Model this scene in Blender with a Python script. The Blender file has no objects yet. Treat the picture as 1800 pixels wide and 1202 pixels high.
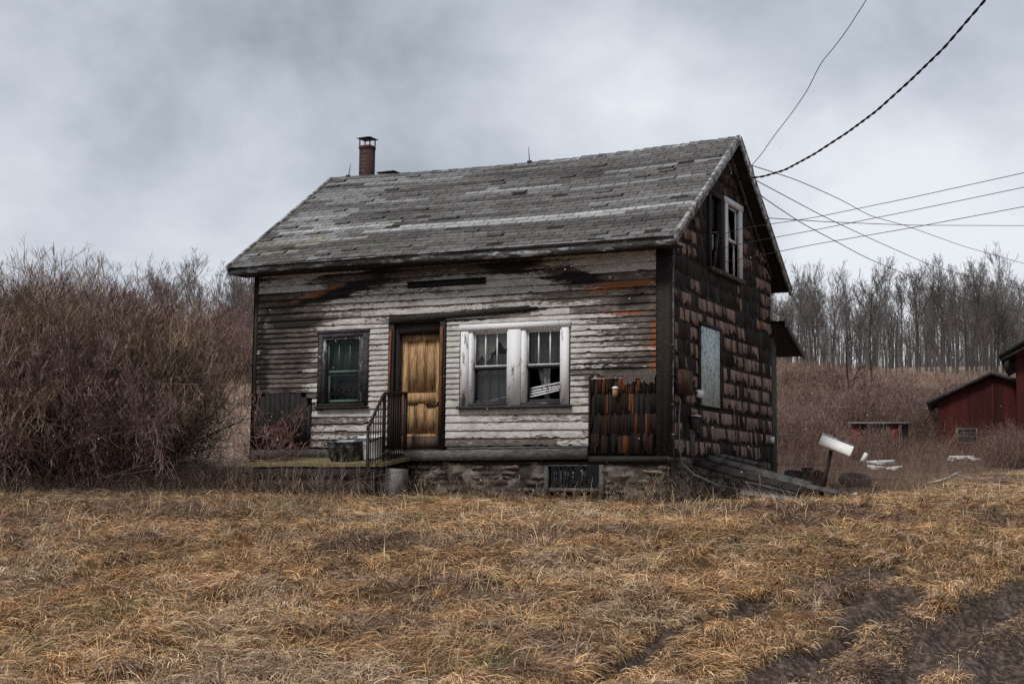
import bpy, math, random
import numpy as np
from mathutils import Vector, Matrix
random.seed(7); rng = np.random.default_rng(7)
scn = bpy.context.scene
COL = scn.collection
# ------------------------------------------------------------------ camera
CAM = np.array([7.3131, -20.2449, -0.4969]); YAW, PIT, ROL = 0.4582, 0.1018, 0.0099
FW = np.array([-math.sin(YAW)*math.cos(PIT), math.cos(YAW)*math.cos(PIT), math.sin(PIT)])
_r = np.array([math.cos(YAW), math.sin(YAW), 0.0]); _u = np.cross(_r, FW)
RT = _r*math.cos(ROL)+_u*math.sin(ROL); UP = -_r*math.sin(ROL)+_u*math.cos(ROL)
cam = bpy.data.cameras.new("camera"); cam.lens = 50; cam.sensor_width = 36; cam.clip_end = 2000
co = bpy.data.objects.new("camera", cam); COL.objects.link(co)
co.matrix_world = Matrix(((RT[0], UP[0], -FW[0], CAM[0]), (RT[1], UP[1], -FW[1], CAM[1]), (RT[2], UP[2], -FW[2], CAM[2]), (0, 0, 0, 1)))
scn.camera = co
# ------------------------------------------------------------------ world, sun, exposure
SUN_EL, SUN_AZ = math.radians(52), math.radians(200)      # azimuth clockwise from +Y
w = bpy.data.worlds.new("World"); scn.world = w; w.use_nodes = True
nt = w.node_tree; nt.nodes.clear(); N = nt.nodes.new; L_ = nt.links.new
out = N("ShaderNodeOutputWorld"); mx = N("ShaderNodeMixShader"); mx.inputs[0].default_value = .93
sky = N("ShaderNodeTexSky"); sky.sky_type = 'NISHITA'; sky.sun_disc = False
sky.sun_elevation = SUN_EL; sky.sun_rotation = SUN_AZ
b1 = N("ShaderNodeBackground"); b1.inputs[1].default_value = .08; L_(sky.outputs[0], b1.inputs[0])
b2 = N("ShaderNodeBackground"); b2.inputs[1].default_value = .87
tc = N("ShaderNodeTexCoord")
def wnoise(scale, rot, zs, det=6, rough=.55, dist=.3):
    m = N("ShaderNodeMapping"); m.inputs['Scale'].default_value = (1, 1, zs); m.inputs['Rotation'].default_value = rot
    m.inputs['Location'].default_value = (rot[0]*3+1.3, rot[1]+2.1, .7)
    L_(tc.outputs['Generated'], m.inputs[0])
    n = N("ShaderNodeTexNoise"); n.inputs['Scale'].default_value = scale; n.inputs['Detail'].default_value = det
    n.inputs['Roughness'].default_value = rough; n.inputs['Distortion'].default_value = dist
    L_(m.outputs[0], n.inputs[0]); return n.outputs[0]
def wmath(op, a, b):
    m = N("ShaderNodeMath"); m.operation = op
    for i, v in enumerate((a, b)):
        if isinstance(v, (int, float)): m.inputs[i].default_value = v
        else: L_(v, m.inputs[i])
    return m.outputs[0]
def wdir(px, py):
    v = FW+RT*(px-900)/2500-UP*(py-601)/2500; return v/np.linalg.norm(v)
def wblob(px, py, sig):
    vm = N("ShaderNodeVectorMath"); vm.operation = 'DISTANCE'; nm = N("ShaderNodeVectorMath"); nm.operation = 'NORMALIZE'
    L_(tc.outputs['Generated'], nm.inputs[0]); L_(nm.outputs[0], vm.inputs[0]); vm.inputs[1].default_value = tuple(wdir(px, py))
    q = wmath('DIVIDE', vm.outputs['Value'], sig/2500); q = wmath('MULTIPLY', q, q); q = wmath('MULTIPLY', q, -1.0)
    return wmath('EXPONENT', q, 0)
v = wmath('MULTIPLY', wnoise(4.2, (0.3, 0.2, 0.5), 1.3, 6, .55, .3), .85)
v = wmath('ADD', v, wmath('MULTIPLY', wnoise(9.0, (0.1, 0.5, 0.2), 1.4, 8, .58, .25), .56))
v = wmath('ADD', v, -.27)
for px, py, sg, amp in ((1080, 150, 190, .16), (260, 330, 260, .08), (1640, 440, 330, .36), (430, 120, 250, -.17), (660, 230, 200, -.10), (900, 60, 200, .06), (60, 60, 220, .10), (380, 470, 260, .18), (1500, 120, 260, -.05), (30, 60, 200, .02), (560, 400, 260, .02), (760, 300, 200, -.04), (1380, 430, 180, .12)):
    v = wmath('ADD', v, wmath('MULTIPLY', wblob(px, py, sg), amp))
cr = N("ShaderNodeValToRGB"); L_(v, cr.inputs[0])
e = cr.color_ramp.elements
e[0].position = .18; e[0].color = (.17, .19, .215, 1); e[1].position = .85; e[1].color = (.50, .515, .54, 1)
k = e.new(.5); k.color = (.33, .352, .395, 1)
L_(cr.outputs[0], b2.inputs[0]); L_(b1.outputs[0], mx.inputs[1]); L_(b2.outputs[0], mx.inputs[2]); L_(mx.outputs[0], out.inputs[0])
sun = bpy.data.lights.new("sun", 'SUN'); sun.energy = 1.5; sun.angle = math.radians(14); sun.color = (1, .965, .92)
so = bpy.data.objects.new("sun", sun); COL.objects.link(so)
so.rotation_euler = (math.pi/2-SUN_EL, 0, math.pi-SUN_AZ)
scn.view_settings.view_transform = 'Standard'; scn.view_settings.look = 'None'
scn.view_settings.exposure = 0.95; scn.view_settings.gamma = 1.0
scn.cycles.max_bounces = 5; scn.cycles.diffuse_bounces = 3; scn.cycles.transparent_max_bounces = 8
scn.cycles.use_adaptive_sampling = True; scn.cycles.use_denoising = False
# ------------------------------------------------------------------ pixel rays -> planes of the place
def ray(px, py): return FW+RT*(px-900)/2500-UP*(py-601)/2500
def P(px, py, d): return CAM+ray(px, py)*d                  # d = depth along the view axis
def onY(px, py, Y=0.0): r = ray(px, py); return CAM+r*(Y-CAM[1])/r[1]
def onX(px, py, X=0.0): r = ray(px, py); return CAM+r*(X-CAM[0])/r[0]
HF = np.array([-math.sin(YAW), math.cos(YAW)]); HR = np.array([math.cos(YAW), math.sin(YAW)])
def ds(x, y): return (x-CAM[0])*HF[0]+(y-CAM[1])*HF[1], (x-CAM[0])*HR[0]+(y-CAM[1])*HR[1]
def xy(d, s): return CAM[0]+d*HF[0]+s*HR[0], CAM[1]+d*HF[1]+s*HR[1]
# ------------------------------------------------------------------ numpy value noise
_perm = np.random.default_rng(3).random((256, 256))
def vn(x, y):
    xi = np.floor(x).astype(int); yi = np.floor(y).astype(int); fx = x-xi; fy = y-yi
    fx = fx*fx*(3-2*fx); fy = fy*fy*(3-2*fy); a = _perm
    g = lambda i, j: a[(xi+i) & 255, (yi+j) & 255]
    return (g(0, 0)*(1-fx)+g(1, 0)*fx)*(1-fy)+(g(0, 1)*(1-fx)+g(1, 1)*fx)*fy
def fbm(x, y, o=4, seed=0):
    x = np.asarray(x, float)+seed*17.3; y = np.asarray(y, float)+seed*5.7; s = 0; a = .5; t = 0
    for i in range(o): s = s+a*vn(x, y); t += a; a *= .5; x = x*2.03+11.1; y = y*2.01+7.7
    return s/t
def sst(a, b, x): t = np.clip((x-a)/(b-a), 0, 1); return t*t*(3-2*t)
# ------------------------------------------------------------------ materials
def nodes(name):
    m = bpy.data.materials.new(name); m.use_nodes = True; t = m.node_tree; b = t.nodes['Principled BSDF']; b.inputs['Specular IOR Level'].default_value = .25
    return m, t, b
def tnoise(t, scale, vec=(1, 1, 1), det=5, rough=.6, coord='Object'):
    c = t.nodes.new("ShaderNodeTexCoord"); mp = t.nodes.new("ShaderNodeMapping"); mp.inputs['Scale'].default_value = vec
    n = t.nodes.new("ShaderNodeTexNoise"); n.inputs['Scale'].default_value = scale; n.inputs['Detail'].default_value = det; n.inputs['Roughness'].default_value = rough
    t.links.new(c.outputs[coord], mp.inputs[0]); t.links.new(mp.outputs[0], n.inputs[0]); return n.outputs[0]
def ramp(t, src, stops):
    r = t.nodes.new("ShaderNodeValToRGB"); t.links.new(src, r.inputs[0]); el = r.color_ramp.elements
    el[0].position, el[0].color = stops[0][0], (*stops[0][1], 1); el[1].position, el[1].color = stops[-1][0], (*stops[-1][1], 1)
    for p_, c_ in stops[1:-1]: q = el.new(p_); q.color = (*c_, 1)
    return r.outputs[0]
def mixc(t, f, a, b, mode='MIX'):
    m = t.nodes.new("ShaderNodeMix"); m.data_type = 'RGBA'; m.blend_type = mode
    for i, v_ in ((0, f), (6, a), (7, b)):
        if isinstance(v_, (int, float)): m.inputs[i].default_value = v_
        elif isinstance(v_, tuple): m.inputs[i].default_value = (*v_, 1)
        else: t.links.new(v_, m.inputs[i])
    return m.outputs[2]
def mathn(t, op, a, b=0.0, clamp=False):
    m = t.nodes.new("ShaderNodeMath"); m.operation = op; m.use_clamp = clamp
    for i, v_ in enumerate((a, b)):
        if isinstance(v_, (int, float)): m.inputs[i].default_value = v_
        else: t.links.new(v_, m.inputs[i])
    return m.outputs[0]
def bump(t, b, src, s=.4, dist=.01):
    n = t.nodes.new("ShaderNodeBump"); n.inputs['Strength'].default_value = s; n.inputs['Distance'].default_value = dist
    t.links.new(src, n.inputs['Height']); t.links.new(n.outputs[0], b.inputs['Normal'])
def attr(t, nm='Col'):
    a = t.nodes.new("ShaderNodeAttribute"); a.attribute_name = nm; return a.outputs[0]
def wood(name, dark, light, scale=8, vec=(1, 12, 12), rough=.85, bs=.5, lo=.35, hi=.68, paint=None, pth=.5):
    m, t, b = nodes(name)
    n = tnoise(t, scale, vec); c = ramp(t, n, [(lo, dark), (hi, light)])
    n2 = tnoise(t, 3.1, (1, 1, 1), 4); c = mixc(t, .35, c, ramp(t, n2, [(.35, (.25, .25, .25)), (.65, (1, 1, 1))]), 'MULTIPLY')
    if paint:
        n3 = tnoise(t, 9, tuple(.15+.85*v_/max(vec) for v_ in vec), 8, .72)
        c = mixc(t, ramp(t, n3, [(pth-.03, (0, 0, 0)), (pth+.03, (1, 1, 1))]), c, paint)
    t.links.new(c, b.inputs['Base Color']); b.inputs['Roughness'].default_value = rough; bump(t, b, n, bs); return m
def plain(name, c1, c2=None, scale=20, rough=.8, metal=0.0, bs=.3, lo=.35, hi=.65, vec=(1, 1, 1)):
    m, t, b = nodes(name); c2 = c2 or tuple(v_*.6 for v_ in c1); n = tnoise(t, scale, vec, 6, .65)
    t.links.new(ramp(t, n, [(lo, c2), (hi, c1)]), b.inputs['Base Color']); b.inputs['Roughness'].default_value = rough
    b.inputs['Metallic'].default_value = metal; bump(t, b, n, bs); return m
def vcol(name, rough=.85, nz=30, amt=.5, vec=(1, 1, 1), bs=.3, trans=0.0):
    m, t, b = nodes(name); n = tnoise(t, nz, vec, 6, .65)
    c = mixc(t, amt, attr(t), ramp(t, n, [(.3, (.3, .3, .3)), (.7, (1.35, 1.35, 1.35))]), 'MULTIPLY')
    t.links.new(c, b.inputs['Base Color']); b.inputs['Roughness'].default_value = rough
    if bs: bump(t, b, n, bs)
    return m
# clapboards: attribute R = how much paint is left, G = how blackened (both also carry painted lap shadow lines), B = how much bare orange wood
def clap_material():
    m, t, b = nodes("peeling_clapboard")
    sep = t.nodes.new("ShaderNodeSeparateColor"); t.links.new(attr(t), sep.inputs[0])
    grain = tnoise(t, 7, (1.2, 1, 26), 7, .62)
    flake = tnoise(t, 11, (.8, 1, 4.5), 9, .76)
    big = tnoise(t, 2.3, (1, 1, 2.2), 5, .6)
    crack = tnoise(t, 30, (.5, 1, 5), 4, .6)
    bare = ramp(t, grain, [(.34, (.016, .012, .011)), (.47, (.075, .058, .050)), (.56, (.15, .12, .105)), (.68, (.34, .31, .29))])
    orange = ramp(t, grain, [(.35, (.035, .014, .008)), (.62, (.36, .13, .045))])
    fo = mathn(t, 'ADD', mathn(t, 'MULTIPLY', flake, .9), mathn(t, 'MULTIPLY', sep.outputs[2], 1.0))
    c = mixc(t, ramp(t, fo, [(.95, (0, 0, 0)), (1.12, (1, 1, 1))]), bare, orange)
    fg = mathn(t, 'ADD', mathn(t, 'MULTIPLY', big, .7), mathn(t, 'ADD', mathn(t, 'MULTIPLY', grain, .35), mathn(t, 'MULTIPLY', sep.outputs[1], 1.0)))
    c = mixc(t, ramp(t, fg, [(.72, (0, 0, 0)), (1.25, (1, 1, 1))]), c, (.016, .013, .012))
    pw = ramp(t, crack, [(.3, (.34, .32, .295)), (.55, (.62, .595, .56)), (.8, (.72, .70, .67))])
    pw = mixc(t, .6, pw, ramp(t, grain, [(.32, (.34, .33, .32)), (.58, (1, 1, 1))]), 'MULTIPLY')
    fp = mathn(t, 'ADD', mathn(t, 'MULTIPLY', flake, 1.7), mathn(t, 'MULTIPLY', sep.outputs[0], 1.15))
    pw = mixc(t, .55, pw, ramp(t, big, [(.35, (.50, .45, .41)), (.55, (1, 1, 1))]), 'MULTIPLY')
    c = mixc(t, ramp(t, mathn(t, 'MULTIPLY', fp, .5), [(.685, (0, 0, 0)), (.70, (1, 1, 1))]), c, pw)
    t.links.new(c, b.inputs['Base Color']); b.inputs['Roughness'].default_value = .8
    h = mathn(t, 'ADD', grain, mathn(t, 'MULTIPLY', flake, .8)); bump(t, b, h, .6, .012); return m
M = {}
M['clap'] = clap_material()
M['shake'] = vcol('weathered_shake', nz=7, amt=.9, vec=(14, 14, 1.3), bs=.35)
M['shingle'] = vcol('asphalt_shingle', nz=26, amt=.75, bs=.35)
M['black'] = plain('tar_paper', (.016, .014, .013), (.008, .007, .007), 12)
M['dark_wood'] = wood('dark_wood', (.010, .008, .007), (.045, .036, .031), vec=(1.5, 12, 12))
M['grey_wood'] = wood('grey_wood', (.035, .031, .029), (.17, .16, .15), vec=(1.2, 10, 12))
M['grey_wood_v'] = wood('grey_wood_upright', (.03, .026, .024), (.13, .12, .115), vec=(10, 10, 1))
M['fascia'] = wood('fascia_wood', (.02, .018, .017), (.12, .115, .11), vec=(1.2, 10, 12), paint=(.33, .34, .35), pth=.56)
M['rake'] = wood('rake_board', (.05, .046, .043), (.2, .19, .18), vec=(1.2, 10, 12), paint=(.36, .36, .36), pth=.5)
M['white_trim'] = wood('white_trim', (.07, .06, .055), (.3, .28, .26), vec=(12, 10, 1.6), paint=(.66, .66, .66), pth=.40, bs=.35)
M['worn_trim'] = wood('worn_trim', (.02, .017, .016), (.1, .09, .085), vec=(10, 10, 1.5), paint=(.4, .39, .38), pth=.6)
M['sill'] = wood('sill_wood', (.012, .011, .012), (.085, .08, .082), vec=(1.3, 10, 10), paint=(.3, .3, .3), pth=.66)
M['orange_wood'] = wood('orange_jamb', (.05, .018, .008), (.30, .12, .05), vec=(10, 10, 1.2))
M['door'] = wood('door_wood', (.12, .062, .028), (.54, .33, .16), scale=5, vec=(12, 4, 1.0), rough=.7, bs=.4, lo=.3, hi=.62)
M['worn_door'] = wood('worn_door', (.03, .02, .014), (.17, .11, .07), vec=(12, 4, 1.5))
M['brick'] = None
M['iron'] = plain('black_iron', (.018, .016, .016), (.04, .025, .02), 30, .55, .4)
M['interior'] = plain('dark_interior', (.022, .020, .02), None, 4)
M['osb'] = None
M['galv'] = plain('galvanised_tub', (.22, .23, .24), (.035, .034, .034), 9, .5, .5, lo=.42, hi=.66)
M['plastic'] = plain('white_plastic', (.62, .62, .64), (.5, .5, .52), 6, .4)
M['moss'] = plain('mossy_concrete', (.20, .16, .075), (.085, .07, .035), 9)
M['concrete'] = plain('pale_concrete', (.27, .25, .235), (.10, .09, .085), 14, vec=(3, 3, 1))
M['stone'] = vcol('field_stone', nz=12, amt=.8, bs=.8)
M['rust'] = plain('rusty_metal', (.085, .035, .022), (.025, .016, .015), 12, .8, .2)
M['rubber'] = plain('tyre_rubber', (.045, .045, .052), (.02, .02, .022), 20, .6)
M['curtain'] = plain('grey_lace', (.24, .235, .23), (.14, .136, .13), 40)
M['green_shade'] = plain('green_shade', (.085, .130, .110), (.05, .085, .07), 4, vec=(6, 1, 1))
M['paper'] = plain('yellowed_blind', (.5, .48, .44), (.36, .34, .31), 5)
M['bark'] = plain('grey_bark', (.115, .10, .094), (.05, .043, .04), 6, vec=(4, 4, 1))
M['bark_pale'] = plain('pale_bark', (.34, .32, .30), (.15, .14, .13), 3, vec=(3, 3, 1))
M['bark_dark'] = plain('dark_bark', (.05, .038, .035), (.022, .017, .016), 6)
M['twig'] = vcol('twigs', nz=3, amt=.5, bs=0)
M['grass'] = vcol('dry_grass', nz=2.5, amt=.45, bs=0, rough=.75)
M['red'] = wood('red_boards', (.030, .006, .005), (.090, .014, .011), scale=5, vec=(3, 3, 9), paint=None)
_m = M['red']; _t = _m.node_tree; _b = _t.nodes['Principled BSDF']; _src = _b.inputs['Base Color'].links[0].from_socket
_c = _t.nodes.new("ShaderNodeTexCoord"); _s = _t.nodes.new("ShaderNodeSeparateXYZ"); _t.links.new(_c.outputs['Object'], _s.inputs[0])
_w = mathn(_t, 'FRACT', mathn(_t, 'MULTIPLY', _s.outputs[0], 4.6)); _l = ramp(_t, _w, [(.0, (.25, .25, .25)), (.07, (1, 1, 1))])
_k = ramp(_t, tnoise(_t, .8, (4.6, .1, .35), 3), [(.35, (.6, .6, .6)), (.65, (1.3, 1.25, 1.2))]); _t.links.new(mixc(_t, 1.0, mixc(_t, 1.0, _src, _l, 'MULTIPLY'), _k, 'MULTIPLY'), _b.inputs['Base Color'])
M['red_bright'] = wood('bright_red_boards', (.07, .012, .01), (.18, .028, .024), scale=5, vec=(9, 9, 1))
M['roof_dark'] = plain('tar_roof', (.05, .048, .05), (.02, .02, .022), 8)
M['roof_metal'] = plain('grey_roof_edge', (.22, .24, .26), (.10, .11, .12), 8)
M['white_metal'] = plain('dirty_white_paint', (.66, .655, .63), (.26, .24, .21), 7, .6, lo=.30, hi=.46)
M['blue'] = plain('blue_rag', (.05, .10, .13), (.02, .04, .05), 9)
M['wire'] = plain('black_wire', (.016, .016, .017), None, 9, .6)
M['paleroot'] = plain('bleached_wood', (.42, .38, .33), (.16, .14, .12), 12, vec=(1, 1, 1))
M['snow'] = plain('snow', (.8, .8, .82), (.7, .7, .72), 5)
M['tan'] = plain('tan_cardboard', (.30, .19, .11), (.12, .07, .04), 9)
def brickm():
    m, t, b = nodes('chimney_brick'); c = t.nodes.new("ShaderNodeTexCoord"); mp = t.nodes.new("ShaderNodeMapping"); mp.inputs['Rotation'].default_value = (math.pi/2, 0, 0)
    br = t.nodes.new("ShaderNodeTexBrick"); br.inputs['Scale'].default_value = 1; br.inputs['Brick Width'].default_value = .2; br.inputs['Row Height'].default_value = .075; br.inputs['Mortar Size'].default_value = .008
    br.inputs['Color1'].default_value = (.062, .026, .020, 1); br.inputs['Color2'].default_value = (.040, .018, .015, 1); br.inputs['Mortar'].default_value = (.07, .05, .045, 1)
    t.links.new(c.outputs['Object'], mp.inputs[0]); t.links.new(mp.outputs[0], br.inputs[0])
    t.links.new(mixc(t, .5, br.outputs[0], ramp(t, tnoise(t, 9), [(.3, (.4, .4, .4)), (.7, (1.2, 1.2, 1.2))]), 'MULTIPLY'), b.inputs['Base Color'])
    b.inputs['Roughness'].default_value = .9; bump(t, b, br.outputs[1], -.5); return m
M['brick'] = brickm()
def osbm():
    m, t, b = nodes('strand_board'); c = t.nodes.new("ShaderNodeTexCoord"); mp = t.nodes.new("ShaderNodeMapping"); mp.inputs['Scale'].default_value = (1, 1.6, 1)
    vo = t.nodes.new("ShaderNodeTexVoronoi"); vo.inputs['Scale'].default_value = 18; t.links.new(c.outputs['Object'], mp.inputs[0])
    nz = t.nodes.new("ShaderNodeTexNoise"); nz.inputs['Scale'].default_value = 9; t.links.new(mp.outputs[0], nz.inputs[0])
    mp2 = mixc(t, .12, mp.outputs[0], nz.outputs[1]); t.links.new(mp2, vo.inputs['Vector'])
    col = ramp(t, vo.outputs['Distance'], [(.0, (.60, .68, .67)), (.55, (.50, .58, .57)), (.75, (.27, .31, .30))])
    col = mixc(t, .5, col, ramp(t, tnoise(t, 35, (1, 2, .6)), [(.35, (.55, .55, .55)), (.6, (1.1, 1.1, 1.1))]), 'MULTIPLY')
    t.links.new(col, b.inputs['Base Color']); b.inputs['Roughness'].default_value = .8; bump(t, b, vo.outputs['Distance'], .3); return m
M['osb'] = osbm()
def glassm():
    m, t, b = nodes('old_glass'); t.nodes.remove(b); o = t.nodes['Material Output']
    tr = t.nodes.new("ShaderNodeBsdfTransparent"); tr.inputs[0].default_value = (.72, .74, .74, 1); gl = t.nodes.new("ShaderNodeBsdfGlossy"); gl.inputs['Roughness'].default_value = .03; gl.inputs[0].default_value = (.8, .8, .8, 1)
    fr = t.nodes.new("ShaderNodeFresnel"); fr.inputs[0].default_value = 1.45; mxx = t.nodes.new("ShaderNodeMixShader")
    f2 = mathn(t, 'MULTIPLY', fr.outputs[0], .75)
    t.links.new(f2, mxx.inputs[0]); t.links.new(tr.outputs[0], mxx.inputs[1]); t.links.new(gl.outputs[0], mxx.inputs[2]); t.links.new(mxx.outputs[0], o.inputs[0]); return m
M['glass'] = glassm()
# ------------------------------------------------------------------ mesh builder
class MB:
    def __init__(s): s.v = []; s.f = []; s.c = []; s.n = 0
    def add(s, V, F, C=None):
        V = np.asarray(V, float).reshape(-1, 3); F = np.asarray(F, int)
        s.v.append(V); s.f.append(F+s.n); s.n += len(V)
        C = np.array([.5, .5, .5]) if C is None else np.asarray(C, float)
        s.c.append(np.broadcast_to(C, (len(V), 3)) if C.ndim == 1 else C); return s
    def box(s, a, b, C=None, jit=0):
        a = np.array(a, float); b = np.array(b, float); lo = np.minimum(a, b); hi = np.maximum(a, b)
        V = np.array([[x, y, z] for x in (lo[0], hi[0]) for y in (lo[1], hi[1]) for z in (lo[2], hi[2])])
        if jit: V = V+rng.normal(0, jit, V.shape)
        return s.add(V, BF, C)
    def beam(s, p, q, wd, th, up=(0, 0, 1), C=None, taper=1.0):
        p = np.array(p, float); q = np.array(q, float); t = q-p; t /= np.linalg.norm(t); a = np.cross(t, up); a /= np.linalg.norm(a); b = np.cross(a, t)
        V = [];
        for (e_, k_) in ((p, 1), (q, taper)):
            for sa in (-1, 1):
                for sb in (-1, 1): V.append(e_+a*sa*wd/2*k_+b*sb*th/2*k_)
        return s.add(V, BF, C)
    def tubes(s, Pn, R, m=3, C=None, seed=1):
        """Pn (N,k,3), R (N,k)"""
        Pn = np.asarray(Pn, float); R = np.asarray(R, float); n, k, _ = Pn.shape
        T = np.gradient(Pn, axis=1); T /= np.linalg.norm(T, axis=2, keepdims=True)+1e-9
        T0 = Pn[:, -1]-Pn[:, 0]; T0 /= np.linalg.norm(T0, axis=1, keepdims=True)+1e-9
        ref = np.where(np.abs(T0[:, 2:3]) > .8, np.array([[1., .2, 0]]), np.array([[0, .1, 1.]]))
        A = np.cross(T, ref[:, None, :]); A /= np.linalg.norm(A, axis=2, keepdims=True)+1e-9; B = np.cross(T, A)
        if m == 2:
            V = np.stack([Pn-A*R[..., None], Pn+A*R[..., None]], 2)
            idx = np.arange(n*k*2).reshape(n, k, 2)
            F = np.stack([idx[:, :-1, 0], idx[:, :-1, 1], idx[:, 1:, 1], idx[:, 1:, 0]], -1).reshape(-1, 4)
        else:
            an = np.arange(m)*2*np.pi/m
            V = Pn[:, :, None, :]+R[..., None, None]*(A[:, :, None, :]*np.cos(an)[None, None, :, None]+B[:, :, None, :]*np.sin(an)[None, None, :, None])
            idx = np.arange(n*k*m).reshape(n, k, m); nx = np.roll(idx, -1, axis=2)
            F = np.stack([idx[:, :-1], nx[:, :-1], nx[:, 1:], idx[:, 1:]], -1).reshape(-1, 4)
        mm = 2 if m == 2 else m
        if C is not None and np.ndim(C) == 2: C = np.repeat(C, k*mm, axis=0)
        return s.add(V.reshape(-1, 3), F, C)
    def tube(s, pts, r, m=8, C=None, caps=True):
        pts = np.array(pts, float); k = len(pts); r = np.broadcast_to(np.asarray(r, float), (k,)); n0 = s.n
        s.tubes(pts[None], r[None], m, C)
        if caps:
            s.f.append(np.array([[n0+i for i in range(m)][::-1]])) if m == 4 else [s.f.append(np.array([[n0, n0+i+1, n0+i, n0+i]])[:, :3]) for i in range(1, m-1)]
            b = n0+(k-1)*m
            s.f.append(np.array([[b+i for i in range(m)]])) if m == 4 else [s.f.append(np.array([[b, b+i, b+i+1]])) for i in range(1, m-1)]
        return s
    def lathe(s, prof, c=(0, 0, 0), m=24, sx=1., sy=1., C=None):
        prof = np.array(prof, float); k = len(prof); an = np.arange(m)*2*np.pi/m
        V = np.stack([prof[:, 0:1]*np.cos(an)*sx+c[0], prof[:, 0:1]*np.sin(an)*sy+c[1], np.repeat(prof[:, 1:2], m, 1)+c[2]], -1)
        idx = np.arange(k*m).reshape(k, m); nx = np.roll(idx, -1, 1)
        return s.add(V.reshape(-1, 3), np.stack([idx[:-1], nx[:-1], nx[1:], idx[1:]], -1).reshape(-1, 4), C)
    def build(s, name, mat, parent=None, smooth=False, origin=None, merge=False):
        V = np.concatenate(s.v) if s.v else np.zeros((0, 3)); C = np.concatenate(s.c) if s.c else np.zeros((0, 3))
        if origin is not None: V = V-np.array(origin)
        me = bpy.data.meshes.new(name); nf = sum(len(f) for f in s.f); sz = np.concatenate([np.full(len(f), f.shape[1]) for f in s.f])
        fl = np.concatenate([f.ravel() for f in s.f]).astype(np.int32)
        me.vertices.add(len(V)); me.vertices.foreach_set('co', V.astype(np.float32).ravel())
        me.loops.add(len(fl)); me.loops.foreach_set('vertex_index', fl)
        me.polygons.add(nf); st = np.concatenate([[0], np.cumsum(sz)[:-1]]).astype(np.int32); me.polygons.foreach_set('loop_start', st)
        if smooth: me.polygons.foreach_set('use_smooth', np.ones(nf, bool))
        me.update(calc_edges=True)
        ca = me.attributes.new('Col', 'FLOAT_COLOR', 'POINT'); ca.data.foreach_set('color', np.hstack([C, np.ones((len(C), 1))]).astype(np.float32).ravel())
        me.materials.append(M[mat] if isinstance(mat, str) else mat)
        o = bpy.data.objects.new(name, me); COL.objects.link(o)
        if parent is not None: o.parent = parent
        if origin is not None: o.location = tuple(origin)
        return o
BF = np.array([[0, 1, 3, 2], [4, 6, 7, 5], [0, 4, 5, 1], [2, 3, 7, 6], [0, 2, 6, 4], [1, 5, 7, 3]])
def tag(o, label=None, cat=None, group=None, kind=None):
    if label: o['label'] = label
    if cat: o['category'] = cat
    if group: o['group'] = group
    if kind: o['kind'] = kind
    return o
def empty(name, loc=(0, 0, 0), rz=0.0, scale=1.0):
    o = bpy.data.objects.new(name, None); COL.objects.link(o); o.location = tuple(loc); o.rotation_euler = (0, 0, rz); o.scale = (scale,)*3; o.empty_display_size = .1; return o
def kids(o): return [c for c in bpy.data.objects if c.parent == o]
def dup(root, ks, loc, rz, sc, szf=1.0, label=None, group=None, rot=None):
    r = root.copy(); COL.objects.link(r); r.location = tuple(loc); r.rotation_euler = rot or (0, 0, rz); r.scale = (sc, sc, sc*szf)
    if label: r['label'] = label
    if group: r['group'] = group
    for ch in ks: c = ch.copy(); COL.objects.link(c); c.parent = r
    return r
# ------------------------------------------------------------------ terrain
_zd = np.array([-60, 0, 9, 11.5, 14, 17, 20, 22, 25.5, 28, 32, 40, 50, 70, 100, 140, 180, 230, 300, 420]); _zz = np.array([-2.3, -2.1, -2.1, -2.03, -1.67, -1.18, -.83, -.73, -.68, -.42, -.14, .2, .72, 2.6, 6.0, 10.6, 15, 19, 24, 28])
_fd = np.linspace(-60, 420, 4801); _fz = np.interp(_fd, _zd, _zz); _ker = np.hanning(21); _ker /= _ker.sum(); _fz2 = np.convolve(np.pad(_fz, 10, mode='edge'), _ker, 'valid')
def base_z(x, y): d, s = ds(x, y); return np.interp(d, _fd, _fz2)+.12*sst(2.8, 6, s)*sst(17, 20, d)*sst(29, 25, d)
def ground_hit(px, py):
    r = ray(px, py); ts = np.linspace(8, 400, 6000); p_ = CAM[None]+r[None]*ts[:, None]; h = p_[:, 2]-base_z(p_[:, 0], p_[:, 1]); i = np.argmax(h < 0); return p_[i, :2]
def seg_dist(x, y, poly):
    dm = np.full(np.shape(x), 1e9)
    for a, b in zip(poly[:-1], poly[1:]):
        ab = b-a; t = np.clip(((x-a[0])*ab[0]+(y-a[1])*ab[1])/(ab@ab), 0, 1); dm = np.minimum(dm, np.hypot(x-a[0]-t*ab[0], y-a[1]-t*ab[1]))
    return dm
RUTS = [([(960, 1260), (1060, 1202), (1160, 1140), (1240, 1100), (1335, 1062)], .15, .62), ([(1230, 1300), (1330, 1220), (1440, 1150), (1560, 1080), (1600, 1045)], .17, 1.0),
        ([(1480, 1300), (1560, 1215), (1680, 1120), (1800, 1040), (1900, 1000)], .24, 1.0), ([(1700, 1290), (1800, 1180), (1950, 1080)], .30, 1.0), ([(1470, 1020), (1545, 1005)], .25, .8), ([(1500, 1130), (1520, 1060)], .16, .7)]
RUTS = [(np.array([ground_hit(*q) for q in pl]), wd, am) for pl, wd, am in RUTS]
MC = ground_hit(1760, 1170); MC2 = ground_hit(1500, 1230)
def rutm(x, y):
    n = fbm(x*1.3, y*1.3, 5, 2); m_ = np.zeros(np.shape(x))
    for pl, wd, am in RUTS: m_ = np.maximum(m_, am*(1-sst(wd*.5, wd*1.4, seg_dist(x, y, pl)+(n-.5)*.35)))
    return m_
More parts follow.
